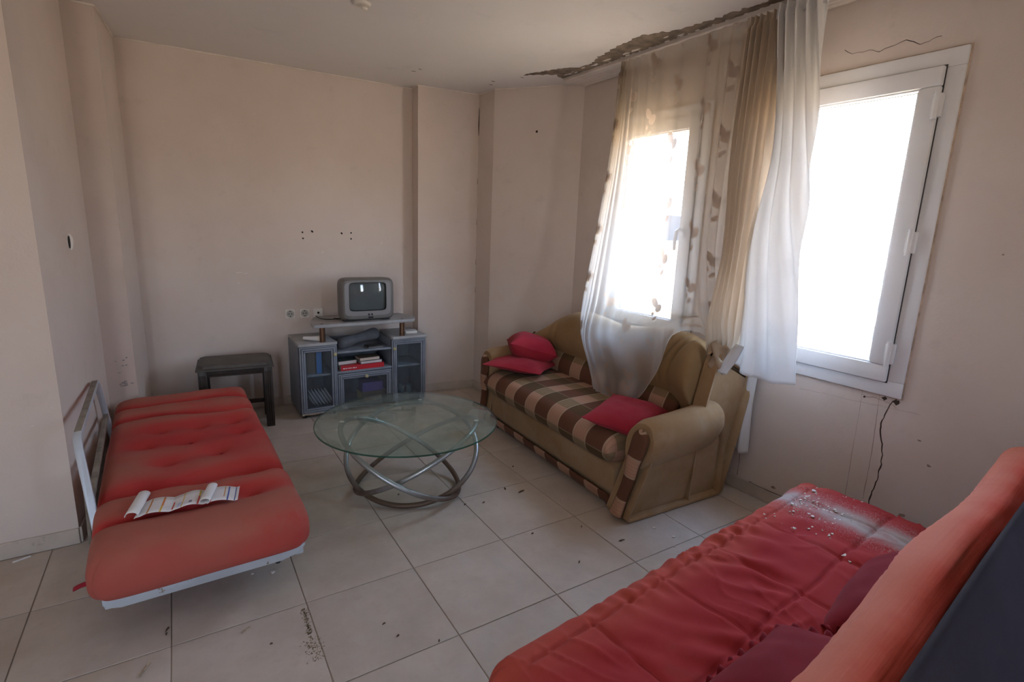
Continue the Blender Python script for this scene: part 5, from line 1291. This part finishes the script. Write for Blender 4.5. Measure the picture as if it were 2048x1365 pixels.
# shaded cushions against the futon back
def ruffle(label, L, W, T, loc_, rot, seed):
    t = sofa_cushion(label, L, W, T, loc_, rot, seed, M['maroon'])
    for ch in list(t.children):
        if ch.name.startswith('seam'): bpy.data.objects.remove(ch)
    mb = MB(); N = 220
    def F(i, j):
        a = 6.2832*i/N; c, s = math.cos(a), math.sin(a); m = max(abs(c), abs(s))**0.75*1.0; k = 1/m
        g = 0.94+j/3*0.09
        return Vector((c*k*L/2*g, s*k*W/2*g, 0.016*math.sin(i*0.9)*(j/3)))
    mb.grid(F, N, 3); o = mb.obj('ruffled_edge', M['maroon'], t, 180); so = o.modifiers.new('t', 'SOLIDIFY'); so.thickness = 0.004
    return t
def fl(x, y, z):
    c, s = math.cos(FA), math.sin(FA); return (fx+x*c-y*s, fy+x*s+y*c, z)
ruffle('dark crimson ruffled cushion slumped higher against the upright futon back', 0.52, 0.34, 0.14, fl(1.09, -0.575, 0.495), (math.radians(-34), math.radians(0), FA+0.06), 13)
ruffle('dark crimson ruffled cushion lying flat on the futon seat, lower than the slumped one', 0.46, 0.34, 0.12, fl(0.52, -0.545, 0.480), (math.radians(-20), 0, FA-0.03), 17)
# ------------------------------------------------------------------ plaster crumbs and debris
mbf = MB()
def flake(mb, c, r, th, n=6):
    a0 = random.uniform(0, 6.28); pts = [(c[0]+math.cos(a0+6.2832*k/n)*r*random.uniform(0.45, 1.2), c[1]+math.sin(a0+6.2832*k/n)*r*random.uniform(0.35, 1.0)) for k in range(n)]
    mb.prism(pts, 'z', c[2], c[2]+th)
random.seed(21)
for q in range(420):
    yl = random.uniform(-0.50, -0.06); xl = 1.57+random.gauss(-0.05, 0.10)
    if not 0.9 < xl < 1.74: continue
    x, y, z = fl(xl, yl, 0.4265-(0.015 if yl < -0.3 else 0)+(-0.012 if yl > -0.1 else 0))
    flake(mbf, (x, y, z+0.001), random.choice((0.0016, 0.0022, 0.003, 0.004, 0.005, 0.007)), 0.003, 5)
stuff(tag(mbf.obj('plaster_crumbs', M['chalk'], smooth=0), 'scatter of white plaster crumbs and dust specks on the dusty seat end of the futon sofa', 'crumbs'))
big = [(1.66, -0.10, 0.012), (1.46, -0.10, 0.010), (1.43, -0.19, 0.009), (1.28, -0.19, 0.010), (1.10, -0.33, 0.014), (1.15, -0.33, 0.007), (1.27, -0.36, 0.013), (1.25, -0.39, 0.009), (1.45, -0.42, 0.011), (1.33, -0.31, 0.007), (1.56, -0.22, 0.009)]
for k, (xl, yl, r) in enumerate(big):
    x, y, z = fl(xl, yl, 0.0); mb = MB(); flake(mb, (0, 0, 0), r, 0.004, 7); o = mb.obj('plaster_flake', M['chalk'], smooth=0); o.location = (x, y, 0.430-(0.012 if yl < -0.3 else 0))
    tag(o, 'white plaster flake fallen on the red futon sofa seat', 'plaster flake', 'white plaster flakes on the futon sofa')
for k, (x, y, l_, a) in enumerate(((1.632, .43, .022, 1.2), (1.695, .356, .040, .2), (1.445, .349, .018, .3), (1.346, .378, .015, .5), (1.513, -.03, .014, .2), (1.77, -.098, .012, 1), (1.571, -.324, .015, .7), (1.864, -.291, .028, -.1), (.702, -.344, .013, .4), (.678, -.261, .012, .2), (.823, -.44, .012, 1), (-.013, .098, .022, 1.1), (-.015, .075, .012, 1.4), (1.828, .654, .014, .4), (1.069, .651, .013, .4), (.30, -.16, .010, 0), (-.35, -.02, .010, 1))):
    mb = MB(); n = 6
    pts = [V((math.cos(6.2832*q/n)*l_*0.75*random.uniform(.7, 1.1), math.sin(6.2832*q/n)*l_*0.24*random.uniform(.5, 1.2), 0)) for q in range(n)]
    mb.loft([pts, [p*0.6+V((0, 0, 0.005)) for p in pts]]); o = mb.obj('debris_chip', M['bark'], smooth=0); o.location = (x, y, 0.0003); o.rotation_euler = (0, 0, a)
    tag(o, 'small dark debris chip lying on the pale floor tiles', 'debris', 'dark debris chips on the floor tiles')
for k, (x, y, l_) in enumerate(((2.092, -.29, .012), (2.118, -.395, .010), (2.056, -.458, .006), (1.762, .155, .005), (1.849, .17, .005), (.364, .261, .010), (.29, .29, .006))):
    mb = MB(); flake(mb, (0, 0, 0), l_, 0.004, 6); o = mb.obj('paint_crumb', M['chalk'], smooth=0); o.location = (x, y, 0.0003); tag(o, 'small white paint crumb lying on the floor tiles', 'paint crumb', 'white paint crumbs on the floor tiles')
for (x, y, l_, a, lab) in ((-.548, .868, .030, .35, 'white stick lying at the skirting of the stepped wall'), (.232, -.045, .016, .5, 'pale splinter on the floor tiles in front of the flat futon, the smaller of two'), (-.075, -.075, .030, 1.1, 'pale splinter on the floor tiles in front of the flat futon, the longer of two')):
    o = MB().box(-l_, l_, -0.0035, 0.0035, 0, 0.005, 0.001, 1).obj('splinter', M['chip'] if l_ != .030 or a > 1 else M['whitepaper'], smooth=0); o.location = (x, y, 0.0003); o.rotation_euler = (0, 0, a); tag(o, lab, 'splinter')
mbf = MB()
for q in range(420):
    s = random.random(); x = 0.434-0.012*s+random.gauss(0, 0.006+0.008*(s > 0.6)); y = -0.03-0.285*s
    if 0.52 < s < 0.6 and random.random() < 0.8: continue
    flake(mbf, (x, y, 0.0003), random.uniform(0.001, 0.0035), 0.0004, 5)
stuff(mbf.obj('dirt_smear', pm('dirt_brown', (0.24, 0.185, 0.12), 0.95), floor, smooth=0))

# ------------------------------------------------------------------ town outside
bwall = [pm('render_'+n, c, 0.9, var=0.05, vscale=0.3) for n, c in (('cream', (0.62, 0.55, 0.46)), ('white', (0.70, 0.69, 0.67)), ('ochre', (0.62, 0.50, 0.36)))]
bwin = pm('far_window_glass', (0.10, 0.105, 0.115), 0.6, var=0)
broof = pm('far_roof_dark', (0.035, 0.035, 0.04), 0.9, var=0.1)
def building(label, x, y, w, d, z0, z1, rz, mat, cols, rows, roof=False):
    b = thing('apartment_block', label, 'building', (x, y, z0), rz)
    MB().box(0, d, 0, w, 0, z1-z0, 0.0).obj('building_wall', mat, b, 0)
    MB().box(-0.2, d+0.2, -0.2, w+0.2, z1-z0, z1-z0+0.35, 0.0).obj('roof_parapet', mat, b, 0)
    if roof: MB().box(0.5, d-0.5, w*0.12, w*0.88, z1-z0+0.35, z1-z0+roof, 0.0).obj('roof_hut', broof, b, 0)
    for r in range(rows):
        for c in range(cols):
            yy = w*(c+0.5)/cols; zz = (z1-z0)-2.0-r*3.0
            o = MB().box(-0.06, 0.02, yy-0.55, yy+0.55, zz-0.7, zz+0.7, 0.0).obj('window', bwin, b, 0)
            if c % 2 == 0:
                MB().box(-1.0, 0.0, yy-1.1, yy+1.1, zz-1.05, zz-0.9, 0.0).obj('balcony', mat, b, 0)
building('cream apartment block seen through the bare window', 44, -6, 12, 10, -16, -1.0, 0.05, bwall[0], 4, 4)
building('white apartment block beyond the cream one', 62, 10, 16, 10, -16, 3.0, -0.08, bwall[1], 5, 4)
building('ochre apartment block with a dark roof hut seen through the sheer curtain', 38, 30, 13, 10, -16, 0.6, 0.35, bwall[2], 4, 4, 2.6)
building('tall pale block far beyond the white one', 95, 30, 18, 12, -16, 8.0, 0.2, bwall[1], 5, 6)
